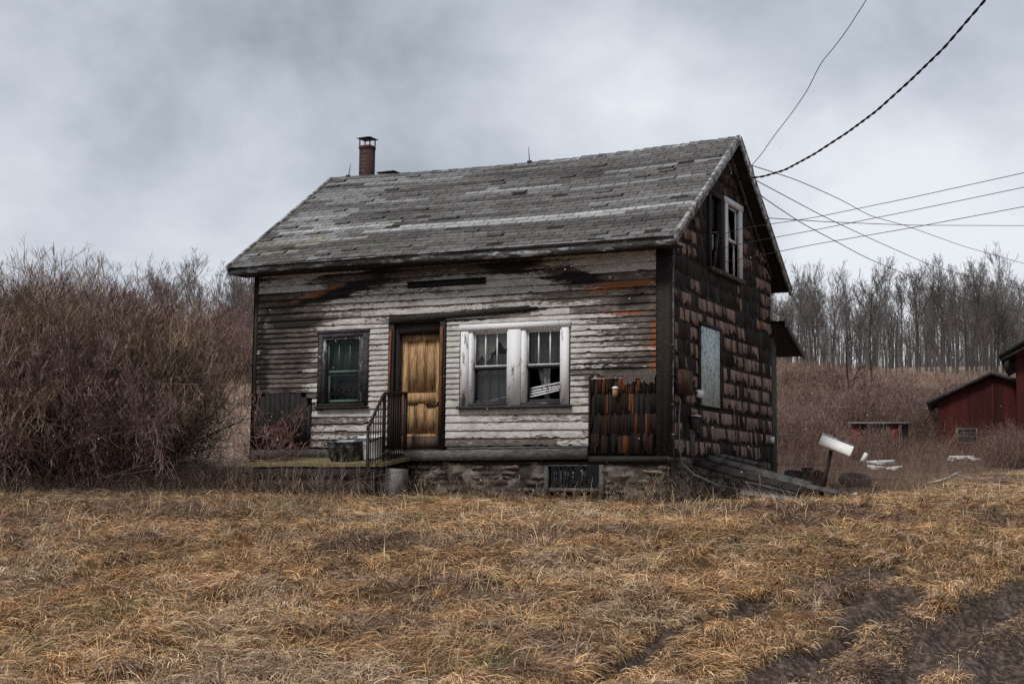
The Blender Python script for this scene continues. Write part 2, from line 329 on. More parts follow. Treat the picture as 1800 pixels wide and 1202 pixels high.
def mud(x, y):
    n = fbm(x*1.3, y*1.3, 5, 2); m_ = np.zeros(np.shape(x))
    for pl, wd, am in RUTS: m_ = np.maximum(m_, am*(1-sst(wd*.5, wd*2.0, seg_dist(x, y, pl)+(n-.5)*.5)))
    m_ = np.maximum(m_, .80*(1-sst(.5, 2.6, np.hypot(x-MC[0], y-MC[1])+(n-.5)*2.0)))
    m_ = np.maximum(m_, .62*(1-sst(.3, 2.0, np.hypot(x-MC2[0], y-MC2[1])+(n-.5)*2.0)))
    return m_
def gz(x, y, fine=True):
    x = np.asarray(x, float); y = np.asarray(y, float); z = base_z(x, y); d, s = ds(x, y)
    near = sst(60, 25, d)
    z = z+(fbm(x*.35, y*.35, 3, 5)-.5)*.12*near*sst(15, 19, 19+0*d)+(fbm(x*.05, y*.05, 3, 6)-.5)*3.5*sst(60, 130, d)
    if fine:
        m_ = mud(x, y)
        z = z+(fbm(x*2.1, y*2.1, 4, 8)-.5)*.30*near*(1-m_)*sst(21.5, 15, d)+near*m_*((fbm(x*4, y*4, 5, 9)-.5)*.22+(fbm(x*11, y*11, 3, 19)-.5)*.07-.04)
        for pl, wd, am in RUTS[:4]:
            dd = seg_dist(x, y, pl); z = z-.07*am*np.exp(-(dd/(wd*.75))**2)+.035*am*np.exp(-((dd-wd*1.5)/(wd*.6))**2)
    return z
def axis(parts):
    a = [np.arange(lo, hi, st) for lo, hi, st in parts]; return np.concatenate(a+[[parts[-1][1]]])
sd = axis([(-40, 0, 4), (0, 8.5, .7), (8.5, 17, .045), (17, 24, .14), (24, 40, .5), (40, 120, 2), (120, 420, 8)])
ss = axis([(-200, -40, 10), (-40, -10, 1.2), (-10, -6, .2), (-6, 7.5, .055), (7.5, 12, .25), (12, 40, 1.2), (40, 200, 10)])
D_, S_ = np.meshgrid(sd, ss, indexing='ij'); X_, Y_ = xy(D_, S_); Z_ = gz(X_, Y_); MU = mud(X_, Y_)
nr, nc = D_.shape; idx = np.arange(nr*nc).reshape(nr, nc)
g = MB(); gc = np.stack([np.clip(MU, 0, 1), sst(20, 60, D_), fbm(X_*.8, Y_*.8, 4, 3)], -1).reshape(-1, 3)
g.add(np.stack([X_, Y_, Z_], -1).reshape(-1, 3), np.stack([idx[:-1, :-1], idx[:-1, 1:], idx[1:, 1:], idx[1:, :-1]], -1).reshape(-1, 4), gc)
m, t, b = nodes('ground_soil'); sep = t.nodes.new("ShaderNodeSeparateColor"); t.links.new(attr(t), sep.inputs[0])
n1 = tnoise(t, 14, (1, 1, 1), 8, .7); n2 = tnoise(t, 2.2, (1, 1, 1), 5, .6)
thatch = ramp(t, n1, [(.3, (.045, .026, .012)), (.5, (.15, .088, .040)), (.72, (.29, .185, .09))])
thatch = mixc(t, ramp(t, n2, [(.45, (0, 0, 0)), (.62, (1, 1, 1))]), thatch, mixc(t, .6, thatch, (.10, .06, .03)))
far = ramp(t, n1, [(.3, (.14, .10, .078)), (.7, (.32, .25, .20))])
mudc = ramp(t, n1, [(.36, (.012, .007, .004)), (.5, (.060, .036, .023)), (.62, (.17, .12, .09))])
mf = mathn(t, 'ADD', sep.outputs[0], mathn(t, 'MULTIPLY', mathn(t, 'SUBTRACT', n1, .5), .9))
mm = ramp(t, mf, [(.28, (0, 0, 0)), (.5, (1, 1, 1))])
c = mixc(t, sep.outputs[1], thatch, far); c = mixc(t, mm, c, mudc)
t.links.new(c, b.inputs['Base Color']); wet = ramp(t, tnoise(t, 3.2, (1, 1, 1), 4, .6), [(.54, (.9, .9, .9)), (.64, (.25, .25, .25))]); rr = mixc(t, mm, (.95, .95, .95), wet); t.links.new(rr, b.inputs['Roughness']); b.inputs['Specular IOR Level'].default_value = .35
bump(t, b, mathn(t, 'ADD', n1, mathn(t, 'MULTIPLY', tnoise(t, 60, (1, 1, 1), 4), .4)), .9, .04)
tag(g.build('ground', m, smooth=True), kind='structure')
# ================================================================== the farmhouse
LW, WG, HE, HR_, OV, GO = 7.68, 5.41, 3.256, 5.465, .478, .246
house = empty('farmhouse', (0, 0, 0))
tag(house, 'abandoned two storey farmhouse with peeling white clapboards and dark shake gable', 'house')
slope = (HR_-HE)/(WG/2+OV); RL = math.hypot(WG/2+OV, HR_-HE)
def roof_z(y):                                             # top of the roof deck
    return HE+slope*(OV+y) if y <= WG/2 else HE+slope*(OV+WG-y)
def sag(x, y):                                             # the old ridge dips in the middle
    u = np.clip((x+LW)/LW, 0, 1); k_ = 1-abs(y-WG/2)/(WG/2+OV); return -.085*np.sin(np.pi*u)*k_+.03*np.sin(np.pi*2*u)*(1-k_)
FH = [(-6.28, -5.40, .88, 2.03), (-4.87, -3.93, -.1, 2.17), (-3.50, -1.74, .86, 2.06)]          # x0,x1,z0,z1 openings of the front
def cells(a0, a1, z0, z1, holes):
    xs = sorted({a0, a1, *[h[0] for h in holes], *[h[1] for h in holes]}); zs = sorted({z0, z1, *[h[2] for h in holes], *[h[3] for h in holes]})
    for i in range(len(xs)-1):
        for j in range(len(zs)-1):
            cx_, cz_ = (xs[i]+xs[i+1])/2, (zs[j]+zs[j+1])/2
            if a0 <= xs[i] and xs[i+1] <= a1 and z0 <= zs[j] and zs[j+1] <= z1 and not any(h[0] < cx_ < h[1] and h[2] < cz_ < h[3] for h in holes): yield xs[i], xs[i+1], zs[j], zs[j+1]
fw = MB()
for x0, x1, z0, z1 in cells(-LW, 0, 0, 3.42, FH): fw.box((x0, .012, z0), (x1, .12, z1))
fw.build('front_wall', 'black', house)
# ---- clapboards with lap, joints, breaks; stains belong to places on the wall
BL = lambda px, py, rx, ry, am, sh=0.0: (*onY(px, py)[[0, 2]], rx*.0095, ry*.0095, am, sh)
CHAR = [BL(500, 610, 75, 85, .45), BL(480, 540, 60, 50, .5), BL(585, 520, 130, 9, .9, .22), BL(640, 500, 70, 14, .6, .2), BL(520, 565, 60, 14, .85), BL(760, 456, 360, 10, .6, .09), BL(900, 470, 60, 12, .7), BL(1005, 487, 60, 10, .75, -.1),
        BL(505, 730, 60, 60, .6), BL(1150, 560, 26, 120, .35), BL(1080, 640, 110, 14, .45), BL(990, 792, 130, 12, .6), BL(800, 792, 120, 8, .4), BL(700, 565, 40, 10, .7), BL(820, 552, 140, 9, .9, .06), BL(600, 480, 60, 10, .4), BL(460, 640, 16, 150, .7), BL(1120, 525, 55, 25, .5), BL(640, 660, 24, 14, .25)]
BARE = [BL(500, 620, 85, 110, .60), BL(1110, 565, 85, 75, .55), BL(1150, 620, 60, 60, .5), BL(560, 515, 150, 20, .8, .2), BL(1060, 505, 110, 24, .8), BL(800, 462, 400, 12, .6, .09), BL(600, 755, 60, 30, .4), BL(900, 745, 60, 9, .35), BL(700, 520, 140, 16, .28), BL(1080, 655, 120, 15, .55), BL(600, 490, 70, 8, .3), BL(880, 470, 90, 16, .55), BL(700, 480, 40, 8, .4), BL(1010, 480, 60, 20, .5), BL(830, 515, 60, 6, .35), BL(470, 500, 30, 30, .4), BL(690, 600, 30, 20, .2), BL(1040, 690, 25, 60, .3), BL(900, 770, 160, 8, .5), BL(900, 790, 200, 12, .5), BL(640, 560, 60, 20, .15), BL(760, 480, 150, 12, .4), BL(870, 530, 130, 10, .2)]
ORNG = [BL(565, 520, 62, 11, .95, .2), BL(500, 530, 40, 9, .6), BL(1085, 503, 75, 8, .85, .08), BL(1100, 550, 60, 6, .6), BL(1158, 605, 14, 60, .9), BL(950, 508, 90, 5, .5), BL(620, 512, 40, 5, .6), BL(1090, 590, 60, 8, .35), BL(1090, 625, 70, 5, .3), BL(500, 660, 50, 6, .3), BL(960, 783, 110, 5, .35), BL(650, 560, 10, 4, .2), BL(800, 730, 130, 6, .3)]
KEEP = [BL(1100, 455, 80, 16, .7, .06), BL(740, 640, 260, 90, .25), BL(850, 600, 200, 120, .3), BL(560, 487, 100, 7, .35, .1), BL(720, 480, 60, 10, .3), BL(850, 745, 180, 30, .25), BL(900, 495, 200, 12, .2)]
def field(L, x, z, pw=2.0):
    r = np.zeros(np.shape(x))
    for cx_, cz_, rx, rz, am, sh in L:
        u = (x-cx_)/rx; v_ = (z-cz_-sh*(x-cx_))/rz; r = np.maximum(r, am*np.exp(-np.maximum(0, (u*u+v_*v_)-.3)))
    return r
def wallattr(x, z, bn=0.0):
    nz = fbm(x*1.6+bn, z*5+bn*2, 4, 4)-.5; nb = fbm(x*.9, z*11+bn*3, 3, 7)-.5
    ch = field(CHAR, x+nz*.5, z+nb*.22); ba = field(BARE, x+nz*.5, z+nb*.25); og = field(ORNG, x+nz*.4, z+nb*.10); kp = field(KEEP, x, z)
    pt = np.clip(.66+.30*kp-.55*ba-.52*ch+nz*.36+nb*.36, -.2, .95)
    return np.stack([pt, np.clip(ch*.95-.12+nb*.35, 0, 1), np.clip(og+nb*.15, 0, 1)], -1)
zs = [.15]
while zs[-1] < 3.40:
    z_ = zs[-1]; zs.append(z_+(.125 if z_ < .80 else .086 if z_ < 2.2 else .128)*rng.uniform(.92, 1.08))
cb = MB(); rb = np.random.default_rng(21)
for i in range(len(zs)-1):
    z0, z1 = zs[i], zs[i+1]+.012; zm = (z0+z1)/2
    holes = [(h[0]-.02, h[1]+.02) for h in [(-6.33, -5.36, .84, 2.07), (-4.93, -3.87, -1, 2.19), (-3.58, -1.66, .78, 2.11)] if h[2] < zm < h[3]]
    if zm < 1.22: holes.append((-1.31, .1))
    if zm < 1.10: holes.append((-7.8, -6.45+(-.12 if zm > 1.0 else 0)))
    if 2.72 < zm < 2.86: pass
    spans = []; cur = -LW
    for h in sorted(holes):
        if h[0] > cur: spans.append((cur, h[0]))
        cur = max(cur, h[1])
    if cur < -.22: spans.append((cur, -.22))
    for a_, b_ in spans:
        cuts = [a_]; x = a_+rb.uniform(.8, 3.6)
        while x < b_-.5: cuts.append(x); x += rb.uniform(1.4, 4)
        cuts.append(b_)
        for c0, c1 in zip(cuts[:-1], cuts[1:]):
            c1 -= .005; bn = rb.uniform(0, 40); n = max(3, int((c1-c0)/.04)); xs = np.linspace(c0, c1, n)
            dk = sst(.62, .95, wallattr(xs, np.full(n, zm))[:, 1])
            rag = (fbm(xs*9, xs*0+bn, 4, 11)-.5)*.011*(1+.6*dk)+rb.normal(0, .0025)
            chip = np.where(fbm(xs*3.5, xs*0+bn+5, 3, 12) > (.76 if zm > .35 else .62), .03, 0)*(fbm(xs*20, xs*0+bn, 2, 3)); rag = rag+chip
            tl = rb.normal(0, .004); zb = z0+rag+tl*(xs-c0)/(c1-c0+.01); zt = np.full(n, z1)+tl*(xs-c0)/(c1-c0+.01)
            of = -.026-rb.uniform(0, .006)+(fbm(xs*2, xs*0+bn, 3, 13)-.5)*.008
            rows = [(zb+.002, np.full(n, .008)), (zb, of), (zb+.004, of-.001), ((zb+zt)/2, of*.6-.003), (zt, of*.15-.002)]
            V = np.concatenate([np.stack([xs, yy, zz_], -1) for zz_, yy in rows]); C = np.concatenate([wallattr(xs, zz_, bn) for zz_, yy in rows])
            bp = rb.normal(0, .10); C[:, 0] += bp; C[:n, 1] = 1; C[:n, 0] = -.3; C[n:2*n, 0] -= .35; C[n:2*n, 1] += .35; C[4*n:, 0] -= .25; C[4*n:, 1] += .3  # underside, drip edge and top rows darkened: lap shadow lines painted into the colour
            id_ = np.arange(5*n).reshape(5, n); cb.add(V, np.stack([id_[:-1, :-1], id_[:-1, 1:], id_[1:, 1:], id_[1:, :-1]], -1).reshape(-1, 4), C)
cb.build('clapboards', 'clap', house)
# ---- old ledger strips where a porch roof was
s_ = MB(); s_.box((-4.6, -.034, 2.765), (-3.14, -.012, 2.865)); s_.beam((-4.6, -.05, 2.865), (-3.14, -.05, 2.865), .03, .018); s_.build('dark_slot_board', 'black', house)
s_ = MB(); s_.beam((-4.93, -.048, 2.25), (-2.35, -.048, 2.325), .035, .10); s_.beam((-2.9, -.05, 2.36), (-2.2, -.05, 2.33), .02, .03); s_.build('ledger_board', 'dark_wood', house)
# ---- frieze, sill plank
fz_ = MB(); fz_.box((-LW, -.05, 3.31), (0, -.0, 3.46)); fz_.build('frieze_board', 'dark_wood', house)
sp = MB(); sp.beam((-4.86, -.06, -.005), (-1.33, -.06, .03), .07, .17); sp.beam((-3.8, -.03, .115), (-1.33, -.03, .135), .05, .035); sp.beam((-7.66, -.045, .02), (-6.3, -.045, .03), .07, .17)
sp.beam((-6.3, -.045, .03), (-4.9, -.045, .03), .06, .16); sp.build('sill_board', 'grey_wood', house)
sp = MB(); sp.beam((-1.31, -.04, -.055), (0, -.04, -.055), .07, .09); sp.beam((-4.9, .0, -.115), (0, .0, -.115), .05, .05); sp.build('sill_beam', 'dark_wood', house)
# ---- corner boards
cb2 = MB(); cb2.box((-.21, -.045, -.0), (-.012, -.0, 3.45)); cb2.box((-.09, -.052, .0), (.034, -.046, 3.3)); cb2.box((.012, -.045, 0), (.034, .10, 3.3)); cb2.build('corner_board', 'dark_wood', house)
cb2 = MB(); cb2.box((-LW-.025, -.04, -.1), (-LW+.055, .0, 3.4)); cb2.box((-LW-.03, -.04, -.1), (-LW-.005, .12, 3.4)); cb2.build('corner_board', 'dark_wood', house)
# ---- shakes: rows of split boards, ragged, broken off in places
def shake_row(mb, place, a0, a1, z0, expo, colf, miss, rs, wmin=.05, wmax=.17, rag=.03, skip=None, th=.012):
    a = a0
    while a < a1:
        wd = rs.uniform(wmin, wmax); b_ = min(a+wd, a1); mid = (a+b_)/2
        if b_-a > .015 and rs.random() > miss(mid, z0) and not (skip and skip(mid, z0+expo*.5)):
            br = rs.random() < .25; zb = z0+rs.uniform(-.01, .012)+(rs.uniform(.03, .10) if br else 0)+(.10*(float(fbm(mid*2.2, z0*9, 3, 51))-.45) if rag > .065 else 0); zt = z0+expo*1.12; k_ = 4
            xs = np.linspace(a, b_-.004, k_); zbv = zb+rs.uniform(-1, 1, k_)*rag*.5; lift = .018+rs.uniform(0, .012); c_ = np.array(colf(mid, z0))*rs.uniform(.65, 1.3); tw = rs.normal(0, .004)
            ztv = np.full(k_, zt) if not (skip and skip(mid, zt)) else np.full(k_, zt-.05)
            V = np.concatenate([place(xs, np.full(k_, .003), zbv+.001), place(xs, lift+tw*np.linspace(-1, 1, k_), zbv), place(xs, np.full(k_, .010), ztv)]); id_ = np.arange(3*k_).reshape(3, k_)
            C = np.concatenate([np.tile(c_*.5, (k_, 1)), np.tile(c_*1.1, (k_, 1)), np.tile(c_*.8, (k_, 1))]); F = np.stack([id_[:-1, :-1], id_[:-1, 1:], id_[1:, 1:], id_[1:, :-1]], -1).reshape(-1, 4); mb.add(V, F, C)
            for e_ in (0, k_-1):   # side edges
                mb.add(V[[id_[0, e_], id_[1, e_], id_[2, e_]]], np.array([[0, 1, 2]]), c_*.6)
        a = b_
fp = lambda a, o, z: np.stack([a, -o-.012, z], -1)
gp = lambda a, o, z: np.stack([.012+o, a, z], -1)
rs = np.random.default_rng(5); sk = MB()
ORSTR = [(-1.28, -1.05, .98), (-1.1, -.78, .62), (-.66, -.60, .62), (-1.12, -.85, .30), (-.62, -.32, .30), (-.75, -.66, .04), (-.85, -.5, .98), (-1.02, -.95, .04)]
def pcol(a, z):
    for x0, x1, zz in ORSTR:
        if x0 <= a <= x1 and abs(z-zz) < .12: return (.16, .052, .02) if rs.random() < .5 else (.03, .016, .011)
    return (.035, .017, .012) if rs.random() < .35 else (.016, .012, .010)
for z0 in (.035, .33, .64, .95):
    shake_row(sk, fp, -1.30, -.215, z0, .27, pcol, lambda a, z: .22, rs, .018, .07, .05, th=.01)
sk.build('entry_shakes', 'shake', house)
pb = MB(); pb.box((-1.305, -.010, 0), (-.2, .011, 1.24)); pb.beam((-1.31, -.03, 0), (-1.31, -.03, 1.22), .03, .03, up=(0, 1, 0)); pb.build('patch_backing', 'black', house)
tb = MB()                                                   # torn grey-tan paper along the top of the patch
for i in range(46):
    x = rng.uniform(-1.15, -.25); dz = rng.uniform(.05, .20)*(1 if x > -.75 else .5); tb.add([(x, -.036, 1.26), (x+rng.uniform(.04, .12), -.037, 1.27), (x+rng.uniform(.02, .09), -.045, 1.26-dz), (x, -.042, 1.26-dz*.8)], [[0, 1, 2, 3]], (.10, .078, .07))
tb.build('torn_siding', 'shake', house)
lf = MB()                                                   # arched dark patch by the left corner, upright boards
x = -7.64
while x < -6.47:
    wd = rng.uniform(.08, .13); u = (x+wd/2+7.06)/.62; top = 1.14-.16*max(0, abs(u)-.45)**1.5*6; lf.box((x, -.018-rng.uniform(0, .012), .1), (x+wd-.008, .010, max(.6, top))); x += wd
lf.build('left_dark_boards', 'black', house)
lamp = MB(); lamp.lathe([(0, .012), (.042, .01), (.042, -.085), (.03, -.11), (0, -.11)], m=14); lamp.box((-.035, .02, -.06), (.035, .05, .03))
lo = lamp.build('porch_lamp', 'tan', house); lo.location = (-.86, -.09, 1.0)
lamp = MB(); lamp.lathe([(.0, .055), (.03, .05), (.052, .03), (.052, .013), (0, .013)], m=14); lamp.build('lamp_cap', 'white_metal', lo)
# ---- gable wall
GH = [(1.80, 3.50, 3.12, 4.36)]
gw = MB(); st = .09; y = 0.0
while y < WG-1e-6:
    y1 = min(y+st, WG); top = min(roof_z(y), roof_z(y1))-.06
    segs = [(0, top)]
    for h in GH:
        if h[0] < (y+y1)/2 < h[1]: segs = [(0, min(h[2], top))]+([(h[3], top)] if top > h[3] else [])
    for a_, b_ in segs: gw.box((-.12, y, a_), (.010, y1, b_))
    y = y1
gw.build('gable_wall', 'black', house)
rs = np.random.default_rng(9); gs = MB()
def gskip(a, z): return (1.72 < a < 3.60 and 3.04 < z < 4.46) or (1.22 < a < 2.24 and .78 < z < 2.16) or z+.06 > roof_z(a)-.12
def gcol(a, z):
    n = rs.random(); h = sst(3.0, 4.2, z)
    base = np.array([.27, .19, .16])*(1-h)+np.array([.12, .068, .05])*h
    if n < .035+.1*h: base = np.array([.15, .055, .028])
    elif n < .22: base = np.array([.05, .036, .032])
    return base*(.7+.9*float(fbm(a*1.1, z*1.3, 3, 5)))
def gmiss(a, z): v_ = float(fbm(a*1.6+3, z*2.3, 3, 31)); return .04+.94*float(sst(.51, .60, v_+(.07 if 1.9 < z < 3.0 else -.03)))
k_ = 0; z0 = .07
while z0 < 5.1:
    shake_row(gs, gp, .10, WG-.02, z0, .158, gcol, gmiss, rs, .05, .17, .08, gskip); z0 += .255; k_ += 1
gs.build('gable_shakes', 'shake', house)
us = MB(); rs = np.random.default_rng(19); z0 = .0           # older, nearly black layer under the shakes
while z0 < 5.1:
    shake_row(us, lambda a, o, z: np.stack([.010+o*.4, a, z], -1), .04, WG-.01, z0+.02, .25, lambda a, z: np.array([.034, .024, .021])*rs.uniform(.5, 1.5), lambda a, z: .12, rs, .08, .2, .05, gskip); z0 += .255
us.build('under_shakes', 'shake', house)
# ---- other walls
ow = MB(); ow.box((-LW, .12, 0), (-LW+.12, WG, 3.42)); ow.box((-LW+.12, WG-.12, 0), (-.12, WG, 3.42))
for i in range(30):
    y = .12+i*(WG-.12)/30; y1 = y+(WG-.12)/30; ow.box((-LW, y, 3.42), (-LW+.12, y1, max(3.43, min(roof_z(y), roof_z(y1))-.06)))
ow.build('rear_walls', 'dark_wood', house)
fl = MB(); fl.box((-LW+.12, .12, -.05), (-.12, WG-.12, .0)); fl.box((-LW+.12, .13, 2.55), (-.12, WG-.13, 2.62)); fl.box((-LW+.12, 2.6, .0), (-.12, 2.7, 2.55)); fl.build('inner_floors', 'interior', house)
# ---- roof
roof = MB(); nx_ = 40
for side in (0, 1):
    for j in range(nx_):
        x0 = -LW-GO+(LW+2*GO)*j/nx_; x1 = -LW-GO+(LW+2*GO)*(j+1)/nx_; V = []
        for dz in (0, -.05):
            for yy in (-OV if not side else WG+OV, WG/2):
                for x in (x0, x1): V.append((x, yy, roof_z(yy)+dz+float(sag(x, yy))))
        roof.add(V, np.array([[0, 1, 3, 2], [4, 6, 7, 5], [0, 4, 5, 1], [2, 3, 7, 6]]+([[0, 2, 6, 4]] if j == 0 else [])+([[1, 5, 7, 3]] if j == nx_-1 else [])))
roof = roof.build('roof', 'dark_wood', house)
sh = MB(); rs = np.random.default_rng(4); NR = 31; ex = RL/NR
LIGHT = [(.30, .0, 1.0, .9), (.265, .25, .86, .7), (.66, .42, .66, .6), (.62, 0, .3, .35), (.20, .0, .28, .6), (.87, .05, .35, .5), (.97, .25, .9, .45), (.46, .0, .18, .6), (.75, .75, 1., .4), (.15, .05, .2, .5), (.60, .66, .95, .35), (.36, .10, .32, .5), (.985, .3, .7, .5), (.40, .78, 1.0, .35), (.09, 0, .12, .5)]
for side in (0, 1):
    for r_ in range(NR):
        t0 = r_/NR; off = (r_ % 2)*.135+rs.uniform(-.02, .02); x = -LW-GO-off-.01; rowb = rs.normal(0, .10)
        while x < GO+.012:
            wd = .27+rs.normal(0, .006); xa = max(x, -LW-GO-.015-rs.uniform(0, .012)); xb = min(x+wd-.014, GO+.015); u = (x+LW+GO)/(LW+2*GO); x += wd
            if xb-xa < .03: continue
            n = float(fbm(u*9, t0*9, 4, 14)); n2 = float(fbm(u*5, t0*26, 3, 15))
            br = .128*(.30+1.35*n2)*(1+rowb*.8)*rs.uniform(.8, 1.2)
            if not side:
                for lt, l0, l1, am in LIGHT:
                    if abs(lt-t0-.03*(u-.5)) < .017 and l0+(n-.5)*.2 < u < l1+(n-.5)*.2: br = br*(1-am)+.42*am*rs.uniform(.85, 1.12)
                if u < .2 and n2 > .55: br = br*.5+.14
            tint = np.array([1.0, 1.0, 1.02]) if br > .16 else np.array([1.04, .99, .95])
            if u < .35 and t0 < .35 and n > .5: tint = np.array([1.02, 1.0, .84]); br *= .85
            if rs.random() < .02+.10*float(sst(.60, .72, n)): 
                if rs.random() < .3: continue
                br *= .7
            lift = .010+rs.uniform(0, .006)+(.03 if rs.random() < .05 else 0); k_ = 3; xs = np.linspace(xa, xb, k_)
            def pt(xv, tt, up):
                tt = min(tt, 1.0); yy = (-OV+tt*(WG/2+OV)) if not side else (WG+OV-tt*(WG/2+OV)); ny = -slope if not side else slope; q = 1/math.hypot(1, slope)
                return np.stack([xv, np.full(len(xv), yy)+up*ny*q, HE+slope*tt*(WG/2+OV)+sag(xv, yy)+up*q], -1)
            j_ = rs.normal(0, .0012, k_)
            tb_ = t0-.004/RL*(1 if t0 else 6)
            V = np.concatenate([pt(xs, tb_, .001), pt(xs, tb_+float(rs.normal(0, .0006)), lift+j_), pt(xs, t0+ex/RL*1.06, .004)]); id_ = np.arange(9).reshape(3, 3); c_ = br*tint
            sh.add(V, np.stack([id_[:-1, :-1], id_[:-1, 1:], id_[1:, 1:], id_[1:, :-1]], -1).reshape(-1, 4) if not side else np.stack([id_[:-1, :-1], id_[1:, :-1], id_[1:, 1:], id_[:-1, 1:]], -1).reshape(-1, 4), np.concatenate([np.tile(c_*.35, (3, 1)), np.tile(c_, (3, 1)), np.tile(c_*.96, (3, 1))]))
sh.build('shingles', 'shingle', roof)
rc = MB(); rs = np.random.default_rng(8); x = -LW-GO
while x < GO:
    c_ = rs.uniform(.07, .17)*np.array([1, 1, 1]); zc = roof_z(WG/2)+float(sag(np.array(x), WG/2))+.014+rs.uniform(0, .014); zc2 = zc+rs.normal(0, .003); x1 = min(x+.20, GO+.02)
    rc.add([(x, WG/2-.12, zc-.12*slope), (x, WG/2, zc), (x, WG/2+.12, zc-.12*slope), (x1, WG/2-.12, zc2-.12*slope-.01), (x1, WG/2, zc2-.008), (x1, WG/2+.12, zc2-.12*slope-.01)], [[0, 3, 4, 1], [1, 4, 5, 2]], c_); x += .17
rc.build('ridge_cap', 'shingle', roof)
fa = MB()
for j in range(20):
    x0 = -LW-GO+(LW+2*GO)*j/20; x1 = -LW-GO+(LW+2*GO)*(j+1)/20; zA = HE-.012+float(sag(np.array(x0), -OV)); zB = HE-.012+float(sag(np.array(x1), -OV))
    fa.add([(x0, -OV+.03, zA), (x0, -OV-.004, zA), (x0, -OV-.004, zA-.13), (x0, -OV+.03, zA-.13), (x1, -OV+.03, zB), (x1, -OV-.004, zB), (x1, -OV-.004, zB-.13), (x1, -OV+.03, zB-.13)], [[0, 4, 5, 1], [1, 5, 6, 2], [2, 6, 7, 3], [3, 7, 4, 0]]+([[0, 1, 2, 3]] if j == 0 else []))
fa.build('fascia', 'fascia', roof)
so_ = MB(); so_.box((-LW-GO+.01, -OV+.035, HE-.13), (GO-.01, -.052, HE-.11)); so_.build('soffit', 'dark_wood', roof)
de = MB(); de.beam((-LW-GO, -OV-.022, HE-.008), (GO, -OV-.022, HE-.008), .045, .012); de.build('drip_edge', 'rake', roof)
for xe, sg in ((GO+.018, 1), (-LW-GO-.018, -1)):
    for sd_ in (0, 1):
        ye = -OV-.02 if not sd_ else WG+OV+.02; ra = MB()
        a_ = np.array((xe, ye, roof_z(ye)-.055)); b_ = np.array((xe, WG/2, roof_z(WG/2)-.055)); ra.beam(a_, b_, .032, .125, up=(1, 0, 0)) if False else None
        for k_ in range(1):
            d = (b_-a_)/np.linalg.norm(b_-a_); nrm = np.array((0, -d[2], d[1])); nrm = nrm if nrm[2] > 0 else -nrm
            V = [p_+nrm*h+np.array((o, 0, 0)) for p_ in (a_, b_) for h in (-.055, .075) for o in (-.016, .016)]
            V[4:] = [v_ for v_ in V[4:]]; ra.add(V, BF)
        V = [p_+nrm*h+np.array((o, 0, 0)) for p_ in (a_, b_) for h in (.076, .090) for o in (-.03, .028)]; ra.add(V, BF)
        ra.build('rake_board', 'rake', roof)
for sd_ in (0, 1):                                          # verge boards lying on the gable wall under the soffit
    ye = .02 if not sd_ else WG-.02; a_ = np.array((.045, ye, roof_z(ye)-.15)); b_ = np.array((.045, WG/2, roof_z(WG/2)-.15)); v_ = MB(); d = (b_-a_)/np.linalg.norm(b_-a_); nrm = np.array((0, -d[2], d[1])); nrm = nrm if nrm[2] > 0 else -nrm
    v_.add([p_+nrm*h+np.array((o, 0, 0)) for p_ in (a_, b_) for h in (-.05, .05) for o in (-.012, .012)], BF); v_.build('verge_board', 'worn_trim' if sd_ else 'dark_wood', roof)
# chimney behind the ridge with its cap, and a low second one
def ch_at(px, Y): return onY(px, 310, Y)[0]
cY = WG/2+.35; cx0, cx1 = ch_at(635.5, cY), ch_at(654, cY); zt = onY(646, 257, cY)[2]
cm = MB(); cm.box((cx0, cY-.10, 4.6), (cx1, cY+.10, zt)); 
for k_ in range(3): cm.box((cx0-.012, cY-.112, zt-.12*k_-.06), (cx1+.012, cY+.112, zt-.12*k_-.03)) if k_ == 0 else None
cm = cm.build('chimney', 'brick', roof)
zc = onY(646, 243, cY)[2]; mcx = (cx0+cx1)/2; cp = MB()
for sx in (cx0+.005, cx1-.005):
    for sy in (cY-.095, cY+.095): cp.beam((sx, sy, zt-.08), (sx, sy, zc-.015), .018, .018, up=(0, 1, 0))
e_ = .165; cp.add([(mcx-e_, cY-e_, zc-.02), (mcx+e_, cY-e_, zc-.02), (mcx+e_, cY+e_, zc-.02), (mcx-e_, cY+e_, zc-.02), (mcx, cY, zc+.035)], [[0, 3, 2, 1]]); cp.f.append(np.array([[0, 1, 4], [1, 2, 4], [2, 3, 4], [3, 0, 4]])+cp.n-5)
cp.build('chimney_cap', 'iron', cm)
vx0, vx1 = ch_at(676, WG/2+.5), ch_at(697, WG/2+.5); zv = onY(686, 305, WG/2+.5)[2]; vt = MB(); vt.box((vx0, WG/2+.38, 4.7), (vx1, WG/2+.62, zv-.02)); vt.box((vx0-.06, WG/2+.3, zv-.02), (vx1+.06, WG/2+.7, zv+.005)); vt.build('low_flue', 'brick', roof)
for bx, by, tx, ty in ((612, 312, 617, 288), (931, 287, 929, 259)):
    a_ = onY(bx, by, WG/2); b_ = onY(tx, ty, WG/2); a_[2] = roof_z(WG/2)+float(sag(np.array(a_[0]), WG/2)); lr = MB(); lr.tube([a_-np.array((0, 0, .03)), (a_*.5+b_*.5), b_], [.010, .008, .004], 6); lr.box(a_-.035, a_+np.array((.035, .035, .04))); lr.build('lightning_rod', 'iron', roof)
